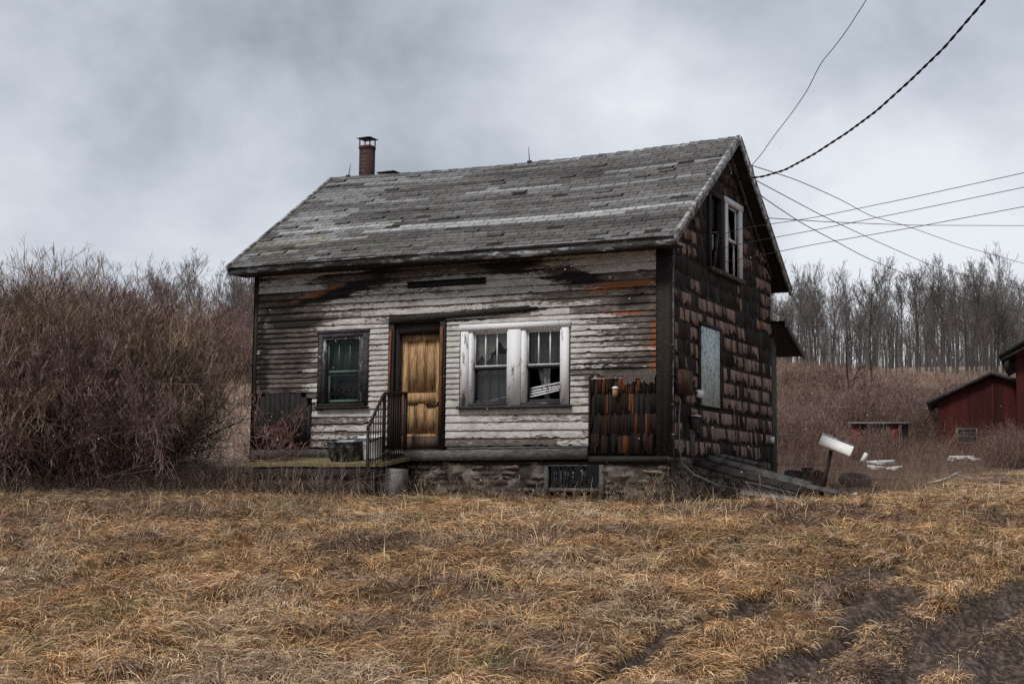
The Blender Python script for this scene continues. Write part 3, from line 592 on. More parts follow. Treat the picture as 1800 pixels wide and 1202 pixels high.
# ---- windows
def sash(mb, x0, x1, z0, z1, y, wd=.04, bars=(), th=.03, bot=None):
    bot = bot or wd; mb.box((x0, y, z0), (x0+wd, y+th, z1)); mb.box((x1-wd, y, z0), (x1, y+th, z1)); mb.box((x0+wd, y, z1-wd), (x1-wd, y+th, z1)); mb.box((x0+wd, y, z0), (x1-wd, y+th, z0+bot))
    for bx in bars: mb.box((bx-.009, y+.004, z0+bot), (bx+.009, y+th-.006, z1-wd))
def sheet(mb, x0, x1, z0, z1, y): mb.add([(x0, y, z0), (x1, y, z0), (x1, y, z1), (x0, y, z1)], [[0, 1, 2, 3]])
# left window
wl = empty('window', (-5.84, 0, .85)); wl.parent = house; O = np.array((-5.84, 0, .85)); wl['label'] = 'worn dark framed window with green shade'
def sub(mb, nm, mat, par, O=O): o = mb.build(nm, mat, None, origin=O); o.parent = par; o.location = (0, 0, 0); return o
f_ = MB(); f_.box((-6.33, -.042, .86), (-6.255, .02, 2.07)); f_.box((-5.44, -.042, .86), (-5.33, .02, 2.07)); f_.box((-6.255, -.040, 2.0), (-5.44, .02, 2.07)); f_.box((-6.37, -.046, 2.071), (-5.32, .02, 2.13)); sub(f_, 'frame', 'sill', wl)
f_ = MB(); f_.box((-6.254, -.03, .90), (-6.20, .10, 2.0)); f_.box((-5.52, -.035, .90), (-5.441, .10, 2.0)); f_.box((-6.20, -.03, 1.955), (-5.52, .10, 2.0)); sub(f_, 'jamb', 'worn_trim', wl)
f_ = MB(); f_.box((-6.36, -.09, .79), (-5.31, .02, .83)); f_.box((-6.30, -.05, .831), (-5.40, .03, .88)); sub(f_, 'sill', 'dark_wood', wl)
f_ = MB(); sash(f_, -6.20, -5.52, 1.40, 1.955, .035, .045, (-5.965, -5.745)); sub(f_, 'upper_sash', 'green_shade', wl)
f_ = MB(); sash(f_, -6.20, -5.52, .90, 1.40, .06, .05); sub(f_, 'lower_sash', 'green_shade', wl)
f_ = MB(); sheet(f_, -6.16, -5.56, 1.44, 1.92, .049); sub(f_, 'pane', 'glass', wl); f_ = MB(); sheet(f_, -6.15, -5.57, .95, 1.36, .074); sub(f_, 'pane', 'glass', wl)
f_ = MB(); f_.box((-6.19, .12, 1.30), (-5.53, .125, 1.95)); sub(f_, 'shade', 'green_shade', wl)
f_ = MB(); f_.box((-6.15, .14, .92), (-5.55, .145, 1.31)); sub(f_, 'screen', 'interior', wl)
# double window
O2 = np.array((-2.62, 0, .8)); wd_ = empty('window', O2); wd_.parent = house; wd_['label'] = 'white framed double window with torn curtains and broken panes'
f_ = MB(); f_.box((-3.575, -.05, .80), (-3.44, .02, 2.01)); f_.box((-1.79, -.05, .80), (-1.665, .02, 2.01)); f_.box((-2.72, -.052, .80), (-2.50, .02, 2.01)); f_.box((-3.60, -.056, 2.011), (-1.64, .02, 2.115)); sub(f_, 'frame', 'white_trim', wd_, O2)
f_ = MB()
for a_, b_ in ((-3.44, -3.37), (-2.50, -2.42)): f_.box((a_+.001, -.03, .84), (b_, .12, 2.01))
for a_, b_ in ((-2.745, -2.721), (-1.815, -1.791)): f_.box((a_, -.03, .84), (b_, .12, 2.01))
f_.box((-3.37, -.03, 1.985), (-2.746, .12, 2.01)); f_.box((-2.42, -.03, 1.985), (-1.816, .12, 2.01)); sub(f_, 'jamb', 'white_trim', wd_, O2)
f_ = MB(); f_.box((-3.62, -.10, .745), (-1.62, .02, .795)); f_.box((-3.43, -.05, .796), (-2.73, .05, .838)); f_.box((-2.49, -.05, .796), (-1.80, .05, .838)); sub(f_, 'sill', 'sill', wd_, O2)
for k_, (a_, b_) in enumerate(((-3.369, -2.747), (-2.419, -1.817))):
    th_ = (b_-a_)/3; f_ = MB(); sash(f_, a_, b_, 1.42, 1.984, .03, .028, (a_+th_, a_+2*th_)); sub(f_, 'upper_sash', 'worn_trim' if 0 else 'white_trim', wd_, O2)
    f_ = MB(); f_.box((a_-.03, .012, 1.40), (b_+.02, .06, 1.435)); sub(f_, 'meeting_rail', 'grey_wood', wd_, O2)
    f_ = MB(); sash(f_, a_, b_, .84, 1.40, .062, .022, bot=.05); sub(f_, 'lower_sash', 'sill', wd_, O2)
    f_ = MB(); sheet(f_, a_+.028, b_-.028, 1.45, 1.956, .045)
    if k_ == 0: sub(f_, 'pane', 'glass', wd_, O2); f_ = MB(); sheet(f_, a_+.022, b_-.022, .89, 1.38, .077)
    sub(f_, 'pane', 'glass', wd_, O2)
# curtains and debris inside (folded sheets with torn outlines)
def curtain(x0, x1, zt, low, y, amp=.02, fr=30, nx=60, nz_=24, seed=0):
    xs = np.linspace(x0, x1, nx); lows = low(xs); tt = np.linspace(0, 1, nz_)[:, None]; Z = zt+(lows[None]-zt)*tt
    Y = y+amp*np.sin(xs*fr+seed)[None]*(.3+.7*tt)+amp*.6*np.sin(xs*fr*2.3+seed)[None]; X = np.broadcast_to(xs[None], Z.shape)
    id_ = np.arange(nx*nz_).reshape(nz_, nx); c = MB(); c.add(np.stack([X, Y, Z], -1).reshape(-1, 3), np.stack([id_[:-1, :-1], id_[:-1, 1:], id_[1:, 1:], id_[1:, :-1]], -1).reshape(-1, 4)); return c
sub(curtain(-3.36, -2.76, 1.95, lambda x: 1.62-.10*(x < -3.1)+.22*np.exp(-((x+2.96)/.11)**2)+.03*np.sin(x*40)+.06*np.sin(x*13), .10, .006), 'torn_blind', 'paper', wd_, O2)
sub(curtain(-3.37, -2.75, 1.64, lambda x: .86+0*x, .15, .018, 34), 'curtain', 'curtain', wd_, O2)
sub(curtain(-2.40, -1.82, 1.97, lambda x: 1.46-.42*np.exp(-((x+2.12)/.06)**4)+.03*np.sin(x*37), .15, .02, 30, seed=2), 'curtain', 'curtain', wd_, O2)
f_ = MB(); f_.beam((-2.33, .3, 1.5), (-2.12, .2, .85), .09, .02, up=(0, 1, 0)); sub(f_, 'hanging_board', 'curtain', wd_, O2)
f_ = MB()
for q in range(4): f_.beam((-2.40, .10+.01*q, .93+.045*q), (-1.83+rng.uniform(-.1, .02), .14, 1.02+.04*q+.01), .025, .014, up=(0, 1, 0))
sub(f_, 'fallen_slats', 'white_trim', wd_, O2); f_ = MB(); f_.beam((-3.25, .12, .86), (-2.76, .12, .95), .02, .012, up=(0, 1, 0)); sub(f_, 'fallen_slats', 'white_trim', wd_, O2)
# ---- door
O3 = np.array((-4.4, 0, 0)); dr = empty('doorway', O3); dr.parent = house
f_ = MB(); f_.box((-4.93, -.04, .1), (-4.845, .02, 2.19)); f_.box((-3.965, -.04, .1), (-3.87, .02, 2.19)); f_.box((-4.93, -.042, 2.191), (-3.87, .02, 2.26)); sub(f_, 'frame', 'dark_wood', dr, O3)
f_ = MB(); f_.beam((-4.91, -.056, .7), (-4.895, -.056, 2.08), .035, .025, up=(0, 1, 0)); sub(f_, 'split_trim', 'orange_wood', dr, O3); f_ = MB(); f_.beam((-3.93, -.056, .45), (-3.925, -.056, 2.10), .04, .025, up=(0, 1, 0)); sub(f_, 'split_trim', 'orange_wood', dr, O3)
f_ = MB(); f_.box((-4.845, .02, .1), (-4.80, .34, 2.19)); f_.box((-4.01, .02, .1), (-3.965, .34, 2.19)); f_.box((-4.80, .02, 2.02), (-4.01, .34, 2.19)); f_.box((-4.80, -.02, .06), (-4.01, .34, .11)); sub(f_, 'jamb', 'dark_wood', dr, O3)
DX0, DX1, DZ0, DZ1, DY = -4.795, -4.015, .115, 2.01, .14
f_ = MB(); zr = [(DZ0, .36), (.86, 1.04), (1.90, DZ1)]
f_.box((DX0, DY, DZ0), (DX0+.12, DY+.045, DZ1)); f_.box((DX1-.11, DY, DZ0), (DX1, DY+.045, DZ1))
for a_, b_ in zr: f_.box((DX0+.12, DY+.001, a_), (DX1-.11, DY+.044, b_))
mx_ = (DX0+DX1)/2; f_.box((mx_-.055, DY+.002, .36), (mx_+.055, DY+.043, .86)); f_.box((mx_-.055, DY+.002, 1.04), (mx_+.055, DY+.043, 1.90))
for x0, x1 in ((DX0+.12, mx_-.055), (mx_+.055, DX1-.11)):
    for z0, z1 in ((.36, .86), (1.04, 1.90)):
        f_.box((x0, DY+.028, z0), (x1, DY+.036, z1)); 
        for q in range(2): f_.box((x0+.012+q*.001, DY+.014, z0+.012), (x0+.028, DY+.027, z1-.012)) if q == 0 else f_.box((x1-.028, DY+.014, z0+.012), (x1-.012, DY+.027, z1-.012))
        f_.box((x0+.045, DY+.02, z0+.04), (x1-.045, DY+.0275, z1-.04))
sub(f_, 'door', 'door', dr, O3)
f_ = MB(); f_.box((DX1-.30, DY-.006, .815), (DX1-.03, DY-.0005, .85)); f_.lathe([(0, .02), (.02, .018), (.024, 0), (.02, -.018), (0, -.02)], (DX1-.06, DY-.02, .87), 12); sub(f_, 'latch', 'iron', dr, O3); f_ = MB(); f_.box((DX0+.02, DY-.006, DZ0+.004), (DX1-.02, DY-.001, .33)); sub(f_, 'kick_plate', 'worn_door', dr, O3)
# ---- gable double window
O4 = np.array((0, 2.65, 3.12)); gn = empty('window', O4); gn.parent = house; gn['label'] = 'upstairs gable window, half broken, white frame on one side'
f_ = MB(); f_.box((.012, 2.56, 3.13), (.062, 2.70, 4.33)); f_.box((.012, 3.37, 3.13), (.062, 3.52, 4.33)); f_.box((.012, 2.52, 4.331), (.068, 3.56, 4.43)); sub(f_, 'frame', 'white_trim', gn, O4)
f_ = MB(); f_.box((.012, 1.72, 3.05), (.10, 3.58, 3.118)); sub(f_, 'sill', 'worn_trim', gn, O4)
f_ = MB(); f_.box((.012, 1.72, 3.13), (.05, 1.86, 4.33)); f_.box((.012, 1.72, 4.331), (.055, 2.519, 4.41)); f_.box((-.06, 2.36, 3.13), (.05, 2.559, 4.33)); sub(f_, 'dark_frame', 'dark_wood', gn, O4)
f_ = MB()
def gsash(mb, y0, y1, z0, z1, x, wd=.035, th=.03):
    mb.box((x, y0, z0), (x+th, y0+wd, z1)); mb.box((x, y1-wd, z0), (x+th, y1, z1)); mb.box((x, y0+wd, z1-wd), (x+th, y1-wd, z1)); mb.box((x, y0+wd, z0), (x+th, y1-wd, z0+wd))
gsash(f_, 2.705, 3.365, 3.74, 4.33, -.03); gsash(f_, 2.705, 3.365, 3.13, 3.77, -.065); sub(f_, 'sash', 'white_trim', gn, O4)
f_ = MB(); f_.beam((-.02, 2.10, 3.80), (-.02, 2.10, 4.30), .03, .03, up=(0, 1, 0)); f_.beam((.0, 2.30, 3.75), (.02, 2.06, 3.16), .03, .05, up=(1, 0, 0)); f_.beam((0, 1.90, 3.14), (0, 1.88, 3.62), .05, .05, up=(0, 1, 0)); f_.beam((-.01, 1.86, 3.70), (-.01, 2.36, 3.78), .03, .03); sub(f_, 'broken_sash', 'worn_trim', gn, O4)
f_ = MB(); f_.add([(-.015, 2.74, 3.77), (-.015, 3.10, 3.77), (-.015, 2.95, 4.12), (-.015, 2.74, 4.25)], [[0, 1, 2, 3]]); sub(f_, 'broken_pane', 'roof_metal', gn, O4); f_ = MB(); f_.add([(-.05, 2.74, 3.165), (-.05, 2.95, 3.165), (-.05, 2.80, 3.5), (-.05, 2.74, 3.6)], [[0, 1, 2, 3]]); sub(f_, 'broken_pane', 'roof_metal', gn, O4); f_ = MB(); f_.add([(-.0, 1.9, 3.3), (-.0, 2.1, 3.5), (-.0, 2.1, 3.7), (-.0, 1.9, 3.68)], [[0, 1, 2, 3]]); sub(f_, 'broken_pane', 'roof_metal', gn, O4)
# ---- boarded window
O5 = np.array((0, 1.74, .8)); bw = empty('boarded_window', O5); bw.parent = house
f_ = MB(); f_.box((.052, 1.27, .83), (.066, 2.19, 2.09)); sub(f_, 'strand_board', 'osb', bw, O5)
f_ = MB(); f_.box((.012, 1.20, 2.10), (.075, 2.24, 2.15)); f_.box((.012, 1.20, .80), (.048, 1.268, 2.099)); f_.box((.012, 2.192, .80), (.048, 2.26, 2.099)); sub(f_, 'frame', 'dark_wood', bw, O5)
# ---- meter box, conduits, small boxes on the gable
O6 = np.array((.1, .4, 1.1)); mt = MB(); mt.box((.03, .06, .93), (.17, .55, 1.30)); mt.box((.171, .09, .96), (.178, .52, 1.27)); mt = mt.build('meter_box', 'rust', house); mt['label'] = 'rusty dark meter box on gable'
f_ = MB(); f_.box((.04, 1.06, .94), (.085, 1.33, 1.06)); f_.build('junction_box', 'white_metal', house)
f_ = MB(); f_.box((.035, .78, .42), (.10, 1.05, .63)); f_.build('vent_hood', 'dark_wood', house)
f_ = MB(); f_.box((.035, .79, .631), (.13, 1.05, .65)); f_.build('vent_cap', 'white_metal', house)
f_ = MB(); f_.box((.03, 5.20, .36), (.09, 5.32, .47)); f_.build('outlet_box', 'white_metal', house)
f_ = MB(); f_.box((.015, .78, 0), (.05, .98, .38)); f_.build('vent_board', 'grey_wood_v', house)
f_ = MB(); f_.tube([(.052, -.03, 3.3), (.056, -.03, 2.0), (.052, -.028, .9), (.056, -.03, 0)], .011, 6)
for q in range(7): f_.box((.035, -.055, .3+q*.45), (.07, -.005, .325+q*.45))
f_.build('corner_cable', 'galv', house)
f_ = MB(); f_.tube([(.06, .15, .93), (.09, .17, .84), (.06, .20, .6), (.06, .22, .1), (.08, .25, -.1), (.25, .35, -.28), (.45, .9, -.44), (.5, 1.9, -.50), (.45, 3.0, -.42)], .015, 6); f_.build('grey_hose', 'roof_metal', house)
f_ = MB(); f_.tube([(.05, 1.17, .93), (.06, 1.19, .5), (.05, 1.16, .2), (.06, 1.2, .0)], .012, 6); f_.tube([(.2, .55, 1.16), (.06, .8, 1.05), (.06, 1.1, 1.0)], .012, 5); f_.tube([(.05, -.02, 1.15), (.12, .1, 1.02), (.08, .17, .98)], .012, 6); f_.build('cable', 'wire', house)
f_ = MB(); Bq = onX(1300, 315, .03); f_.beam(Bq+np.array((0, -.25, .06)), Bq+np.array((0, .3, -.02)), .04, .05); f_.tube([Bq, Bq+np.array((.15, 0, .02)), Bq+np.array((.24, .05, .0))], .02, 6); f_.tube([Bq+np.array((0, -.3, -.2)), Bq+np.array((.1, -.3, .1)), Bq+np.array((.2, .1, .25)), (GO+.04, 3.63, 4.78)], .008, 5); f_.build('wire_bracket', 'iron', house)
# ---- lean-to at the rear
lt = empty('lean_to', (0, WG, 0)); lt.parent = house; OL = np.array((0, WG, 0))
f_ = MB(); y0, y1, za, zb = WG+.02, WG+1.35, 2.62, 2.12
f_.add([(x, y_, z_) for y_, z_ in ((y0, za), (y1, zb)) for dz in (0,) for x in (-LW, .26)]+[(x, y_, z_-.05) for y_, z_ in ((y0, za), (y1, zb)) for x in (-LW, .26)], [[0, 1, 3, 2], [4, 6, 7, 5], [1, 5, 7, 3], [2, 3, 7, 6], [0, 2, 6, 4]]); sub(f_, 'roof_deck', 'dark_wood', lt, OL)
f_ = MB(); f_.add([(x, y_, z_+dz) for y_, z_ in ((y0, za), (y1+.03, zb)) for dz in (-.10, .02) for x in (.262, .29)], BF); sub(f_, 'verge_board', 'grey_wood', lt, OL)
f_ = MB(); f_.box((-LW+.1, WG+.02, -.3), (-.06, WG+.42, 2.4)); sub(f_, 'wall', 'dark_wood', lt, OL)
f_ = MB(); f_.box((-.055, WG+.12, -.3), (-.0, WG+.27, 2.33)); f_.box((-.055, WG+.28, -.3), (-.005, WG+.43, 2.28)); sub(f_, 'corner_post', 'grey_wood_v', lt, OL)
# ---- foundation of field stones
def stones(mb, place, a0, a1, z0, z1, rs, tone, cementf=lambda a: 0):
    z = z0
    while z < z1:
        h = rs.uniform(.05, .15); a = a0-rs.uniform(0, .2)
        while a < a1:
            wd = rs.uniform(.07, .36); zt_ = min(z+h*rs.uniform(.7, 1.05)-.008, z1); c_ = np.array(tone)*rs.uniform(.35, 1.25)*np.array([1, rs.uniform(.9, 1.02), rs.uniform(.8, 1.05)])
            pr = rs.uniform(-.035, .05); Nn = 5; g_ = []
            aa = np.linspace(a, min(a+wd-.015, a1), Nn); zz = np.linspace(z, zt_, 4)
            if aa[-1]-aa[0] > .03 and zt_-z > .02:
                A, Zz = np.meshgrid(aa, zz); ed = (np.abs(np.linspace(-1, 1, Nn))[None]**3+np.abs(np.linspace(-1, 1, 4))[:, None]**3); O_ = pr+.03-.04*np.clip(ed, 0, 1.3)+rs.normal(0, .004, A.shape)
                A = A+rs.normal(0, .012, A.shape); Zz = Zz+rs.normal(0, .010, A.shape)+rs.normal(0, .02)*(A-A.mean())/.2; id_ = np.arange(Nn*4).reshape(4, Nn)
                mb.add(place(A.ravel(), O_.ravel(), Zz.ravel()), np.stack([id_[:-1, :-1], id_[:-1, 1:], id_[1:, 1:], id_[1:, :-1]], -1).reshape(-1, 4), c_)
            a += wd
        z += h
rs = np.random.default_rng(12)
fo = MB(); pf = lambda a, o, z: np.stack([a, -o, z], -1); pg = lambda a, o, z: np.stack([o-.02, a, z], -1)
stones(fo, pf, -LW, -2.08, -.85, -.14, rs, (.105, .085, .070)); stones(fo, pf, -1.05, -.02, -.85, -.14, rs, (.16, .135, .115))
fo2 = MB(); stones(fo2, pg, 0.02, WG, -.85, -.02, rs, (.10, .078, .064)); fo2.build('foundation', 'stone', house)
fo = fo.build('foundation', 'stone', house, smooth=False)
f_ = MB(); f_.box((-LW, .02, -.9), (-2.02, .3, -.09)); f_.box((-1.1, .02, -.9), (-.03, .3, -.09)); f_.box((-.3, .3, -.9), (-.035, WG, 0)); f_.box((-LW+.02, .3, -.9), (-LW+.25, WG-.02, 0)); f_.box((-LW+.25, WG-.25, -.9), (-.3, WG-.02, 0)); f_.build('mortar_core', 'black', fo)
for nm_, pl_, a0_, a1_, zt_ in (('mortar', pf, -LW, -2.08, -.10), ('mortar', pf, -1.07, -.02, -.10), ('mortar', pg, .02, WG, -.0)):
    aa = np.arange(a0_, a1_+.01, .025); zz = np.arange(-.85, zt_+.001, .025); A, Zz = np.meshgrid(aa, zz); O_ = .012+.07*(fbm(A*5, Zz*9, 4, 41)-.45); f_ = MB(); id_ = np.arange(A.size).reshape(A.shape); cc = (.03+.15*sst(.35, .7, fbm(A*4, Zz*8, 4, 42)))[..., None]*np.array((1, .84, .70))
    f_.add(pl_(A.ravel(), O_.ravel(), Zz.ravel()), np.stack([id_[:-1, :-1], id_[:-1, 1:], id_[1:, 1:], id_[1:, :-1]], -1).reshape(-1, 4), cc.reshape(-1, 3)); f_.build(nm_, 'stone', fo)
OC = np.array((-1.55, 0, -.5)); cw = empty('cellar_window', OC); cw.parent = house
f_ = MB(); f_.box((-2.08, -.02, -.75), (-2.02, .1, -.14)); f_.box((-1.14, -.05, -.75), (-1.07, .1, -.14)); f_.box((-2.02, -.03, -.165), (-1.14, .1, -.14)); f_.box((-2.02, -.0, -.56), (-1.14, .05, -.50)); sub(f_, 'frame', 'grey_wood', cw, OC)
f_ = MB(); sheet(f_, -2.02, -1.14, -.50, -.165, .042); sub(f_, 'pane', 'glass', cw, OC)
f_ = MB()
for q in range(14): x_ = rng.uniform(-2.0, -1.2); f_.beam((x_, .03, -.55), (x_+rng.normal(0, .03), .03, -.17), .008, .004, up=(0, 1, 0))
sub(f_, 'torn_mesh', 'galv', cw, OC)
# ---- porch: sunk slab, dark skirt, pier, iron railing
OP = np.array((-5.7, -.5, -.1)); po = empty('porch', OP); po.parent = house; po['label'] = 'sunken mossy porch slab with iron railing'
f_ = MB(); rr_ = np.random.default_rng(2); xs = np.linspace(-7.05, -4.45, 40); ys = np.linspace(0, -.95, 14); A, B_ = np.meshgrid(xs, ys); Zt = -.015+.125*B_/.95*1.0+(fbm(A*4, B_*4, 3, 2)-.5)*.02; id_ = np.arange(A.size).reshape(A.shape)
V = np.stack([A, B_-(B_ < -.94)*.02*fbm(A*6, A*0, 3, 3), Zt], -1).reshape(-1, 3); f_.add(V, np.stack([id_[:-1, :-1], id_[1:, :-1], id_[1:, 1:], id_[:-1, 1:]], -1).reshape(-1, 4))
for row in (id_[-1], id_[:, -1], id_[:, 0]):
    e_ = V[row]; n_ = len(e_); f_.add(np.concatenate([e_, e_-np.array((0, 0, .055))]), np.array([[i, i+1, n_+i+1, n_+i] for i in range(n_-1)]))
sub(f_, 'deck_slab', 'moss', po, OP)
f_ = MB(); f_.box((-6.98, -.90, -.8), (-4.50, -.02, -.205)); 
for z0, z1 in ((-.40, -.215), (-.60, -.41), (-.8, -.61)): f_.beam((-7.0, -.92, (z0+z1)/2), (-4.48, -.92, (z0+z1)/2), .035, z1-z0-.008)
f_.box((-7.25, -.55, -.45), (-6.99, .02, -.40)); f_.box((-7.25, -.5, -.9), (-7.19, .02, -.45)); sub(f_, 'skirt', 'dark_wood', po, OP)
f_ = MB(); f_.box((-4.66, -.78, -.9), (-4.32, -.4, -.215), jit=.012); sub(f_, 'pier', 'concrete', po, OP)
f_ = MB(); X0 = -4.60; f_.tube([(X0, .0, 1.03), (X0, -.69, .985), (X0, -.735, .95), (X0, -1.17, .43), (X0, -1.175, .39)], .024, 8); sub(f_, 'handrail', 'iron', po, OP)
f_ = MB()
def topz(y): return 1.03-.065*(-y)/.7 if y > -.70 else .98-(.98-.43)*((-y-.70)/.47)
for y in np.arange(-.08, -1.17, -.072): f_.box((X0-.0065, y-.0065, -.06-.11*(-y)), (X0+.0065, y+.0065, topz(y)-.01))
f_.beam((X0, .0, .04), (X0, -1.17, -.09), .02, .022); f_.beam((X0, -.7, .30), (X0, -1.17, .18), .016, .016); f_.box((X0-.02, -1.19, -.95), (X0+.02, -1.15, .42)); f_.box((X0-.022, -.72, -.2), (X0+.022, -.68, .97)); f_.box((X0-.022, -.04, -.05), (X0+.022, -.0, 1.03)); f_.tube([(X0, -.01, .03), (X0, -.4, -.02), (X0, -.8, -.2), (X0, -1.1, -.55)], .014, 6)
sub(f_, 'balusters', 'iron', po, OP)
# ================================================================== branching plants
def children(Pn, R, n, tr, lr, ang, k, rr, up=0.0, curve=.15, rg=rng, L=None):
    """n children on every parent polyline: t range tr, length ratio lr of the parent's, angle range ang (radians)"""
    N_, K, _ = Pn.shape; t = rg.uniform(tr[0], tr[1], (N_, n)); f = t*(K-1); i = np.minimum(f.astype(int), K-2); a = (f-i)[..., None]; ii = np.arange(N_)[:, None]
    p = Pn[ii, i]*(1-a)+Pn[ii, i+1]*a; T = Pn[ii, i+1]-Pn[ii, i]; T /= np.linalg.norm(T, axis=-1, keepdims=True)+1e-9
    r0 = R[ii, i]*(1-a[..., 0])+R[ii, i+1]*a[..., 0]
    pl = np.linalg.norm(np.diff(Pn, axis=1), axis=2).sum(1) if L is None else np.full(N_, L)
    rv = rg.normal(size=p.shape); rv -= (rv*T).sum(-1, keepdims=True)*T; rv /= np.linalg.norm(rv, axis=-1, keepdims=True)+1e-9
    an = rg.uniform(ang[0], ang[1], (N_, n, 1)); D = T*np.cos(an)+rv*np.sin(an)
    ln = pl[:, None]*rg.uniform(lr[0], lr[1], (N_, n))*(1.15-.6*(t-tr[0])/(tr[1]-tr[0]+1e-6))
    D = D.reshape(-1, 3); p = p.reshape(-1, 3); ln = ln.reshape(-1); r0 = np.minimum(r0.reshape(-1)*.8, r0.reshape(-1)*rr+0*ln)
    return grow(p, D, ln, r0, k, up, curve, rg)
def grow(p, D, ln, r0, k, up, curve, rg, tip=.35):
    out = [p]; D = D/np.linalg.norm(D, axis=1, keepdims=True)
    for q in range(1, k):
        D = D+rg.normal(0, curve, D.shape)+np.array([0, 0, up]); D /= np.linalg.norm(D, axis=1, keepdims=True); out.append(out[-1]+D*(ln/(k-1))[:, None])
    Pn = np.stack(out, 1); return Pn, r0[:, None]*np.linspace(1, tip, k)[None]
def tree_mesh(seed, H, tr, br_n, crown0, col, minr, spread=(.5, .9), up=.06, fine=6, levels=3, lean=.02, trunkmat='bark'):
    rg = np.random.default_rng(seed); T, TR = grow(np.array([[0, 0, -.4]]), np.array([[rg.normal(0, lean), rg.normal(0, lean), 1.]]), np.array([H+.4]), np.array([tr]), 12, .12, .05, rg, .12)
    tm = MB(); tm.tubes(T, TR, 6)
    cm_ = MB(); A, AR = children(T, TR, br_n, (crown0, .99), (.20, .42), spread, 6, .5, up, .12, rg, L=H)
    if levels == 0: A = A[:2]; AR = AR[:2]
    AR = np.maximum(AR, minr); c1 = np.array(col); cm_.tubes(A, AR, 4, c1*.9)
    if levels >= 2:
        B, BR = children(A, AR, 6, (.2, 1), (.3, .6), (.4, .9), 4, .5, up, .14, rg); BR = np.maximum(BR, minr*.8); cm_.tubes(B, BR, 3, c1)
        if levels >= 3:
            C_, CR = children(B, BR, fine, (.15, 1), (.3, .65), (.35, .9), 3, .5, up, .12, rg); CR = np.maximum(CR, minr*.6); cm_.tubes(C_, CR, 2, c1*1.05)
            if levels >= 4: D_2, DR = children(C_, CR, 3, (.2, 1), (.4, .7), (.35, .9), 3, .6, up, .12, rg); DR = np.maximum(DR, minr*.5); cm_.tubes(D_2, DR, 2, c1*1.1)
    return tm, cm_
def make_tree(name, label, group, mat, *a, **k):
    tm, cm_ = tree_mesh(*a, **k); r = empty(name); tag(r, label, 'tree', group); tm.build('trunk', mat, r, smooth=True); cm_.build('crown', 'twig', r); return r
TC = (.165, .145, .137)
protos = []
for i in range(7):
    pale = i == 6
    protos.append(make_tree('bare_tree', 'x', None, 'bark_pale' if pale else 'bark', 40+i, 11+i*.5 if not pale else 12, .13+.02*(i % 3), 20+i, .42 if i % 2 else .5, TC if not pale else (.2, .185, .175), .021, spread=(.35, .75), up=.10, fine=6, levels=3))
pk = [kids(o) for o in protos]; used = [False]*7
GR = 'bare trees of the wood on the hill behind the red shed'; GP = 'pale barked trees of the wood on the hill'; GL = 'bare trees on the hill behind the left thicket'
LB = 'bare grey tree in the wood on the hill right of the farmhouse'; LP = 'slim pale barked tree in the wood on the hill right of the farmhouse'; LL = 'bare tree on the hill left of the farmhouse, seen past the thicket'
def place_tree(i, d, px, sc, lab, grp, szf=1.0):
    x, y = xy(d, (px-900)/2500*d); z = float(gz(x, y, False))-.1; rz = rng.uniform(0, 6.28)
    if not used[i]:
        o = protos[i]; used[i] = True; o.location = (x, y, z); o.rotation_euler = (0, 0, rz); o.scale = (sc, sc, sc*szf); o['label'] = lab; o['group'] = grp; return o
    return dup(protos[i], pk[i], (x, y, z), rz, sc, szf, lab, grp)
rt = np.random.default_rng(77)
for k_ in range(160):
    d = rt.uniform(150, 225)**1.0; px = rt.uniform(1275, 1860); sc = rt.uniform(.54, .92)*(1.05 if 1620 < px < 1780 else .95); pale = rt.random() < .10 and d < 185
    place_tree(6 if pale else int(rt.integers(0, 6)), d, px, sc, LP if pale else LB, GP if pale else GR, rt.uniform(.95, 1.2))
for k_ in range(34):
    d = rt.uniform(108, 150); px = rt.uniform(215, 480); sc = rt.uniform(.46, .64)
    place_tree(int(rt.integers(0, 6)), d, px, sc, LL, GL, rt.uniform(.95, 1.15))
# far wood behind the counted trees: one mass
rg = np.random.default_rng(90)
fwd = MB(); n = 1500; d = rg.uniform(226, 275, n); px = np.where(rg.random(n) < .62, rg.uniform(1290, 1990, n), rg.uniform(-120, 500, n)); x, y = xy(d, (px-900)/2500*d); z = gz(x, y, False)-.3; h = rg.uniform(6, 10, n)
p0 = np.stack([x, y, z], -1); T, TR = grow(p0, np.tile([0, 0, 1.], (n, 1))+rg.normal(0, .04, (n, 3)), h, rg.uniform(.07, .14, n), 5, .1, .05, rg, .3); fwd.tubes(T, TR, 3, np.array(TC)*rg.uniform(.7, 1.5, (n, 1)))
A, AR = children(T, TR, 12, (.25, 1), (.14, .3), (.4, .9), 3, .4, .1, .12, rg); AR = np.maximum(AR, .022); fwd.tubes(A, AR, 2, TC); B, BR = children(A, AR, 4, (.2, 1), (.4, .7), (.4, .9), 2, .8, .1, .1, rg); BR = np.maximum(BR, .018); fwd.tubes(B, BR, 2, TC)
tag(fwd.build('distant_wood', 'twig'), 'mass of bare trees at the top of the hill', 'woodland', kind='stuff')
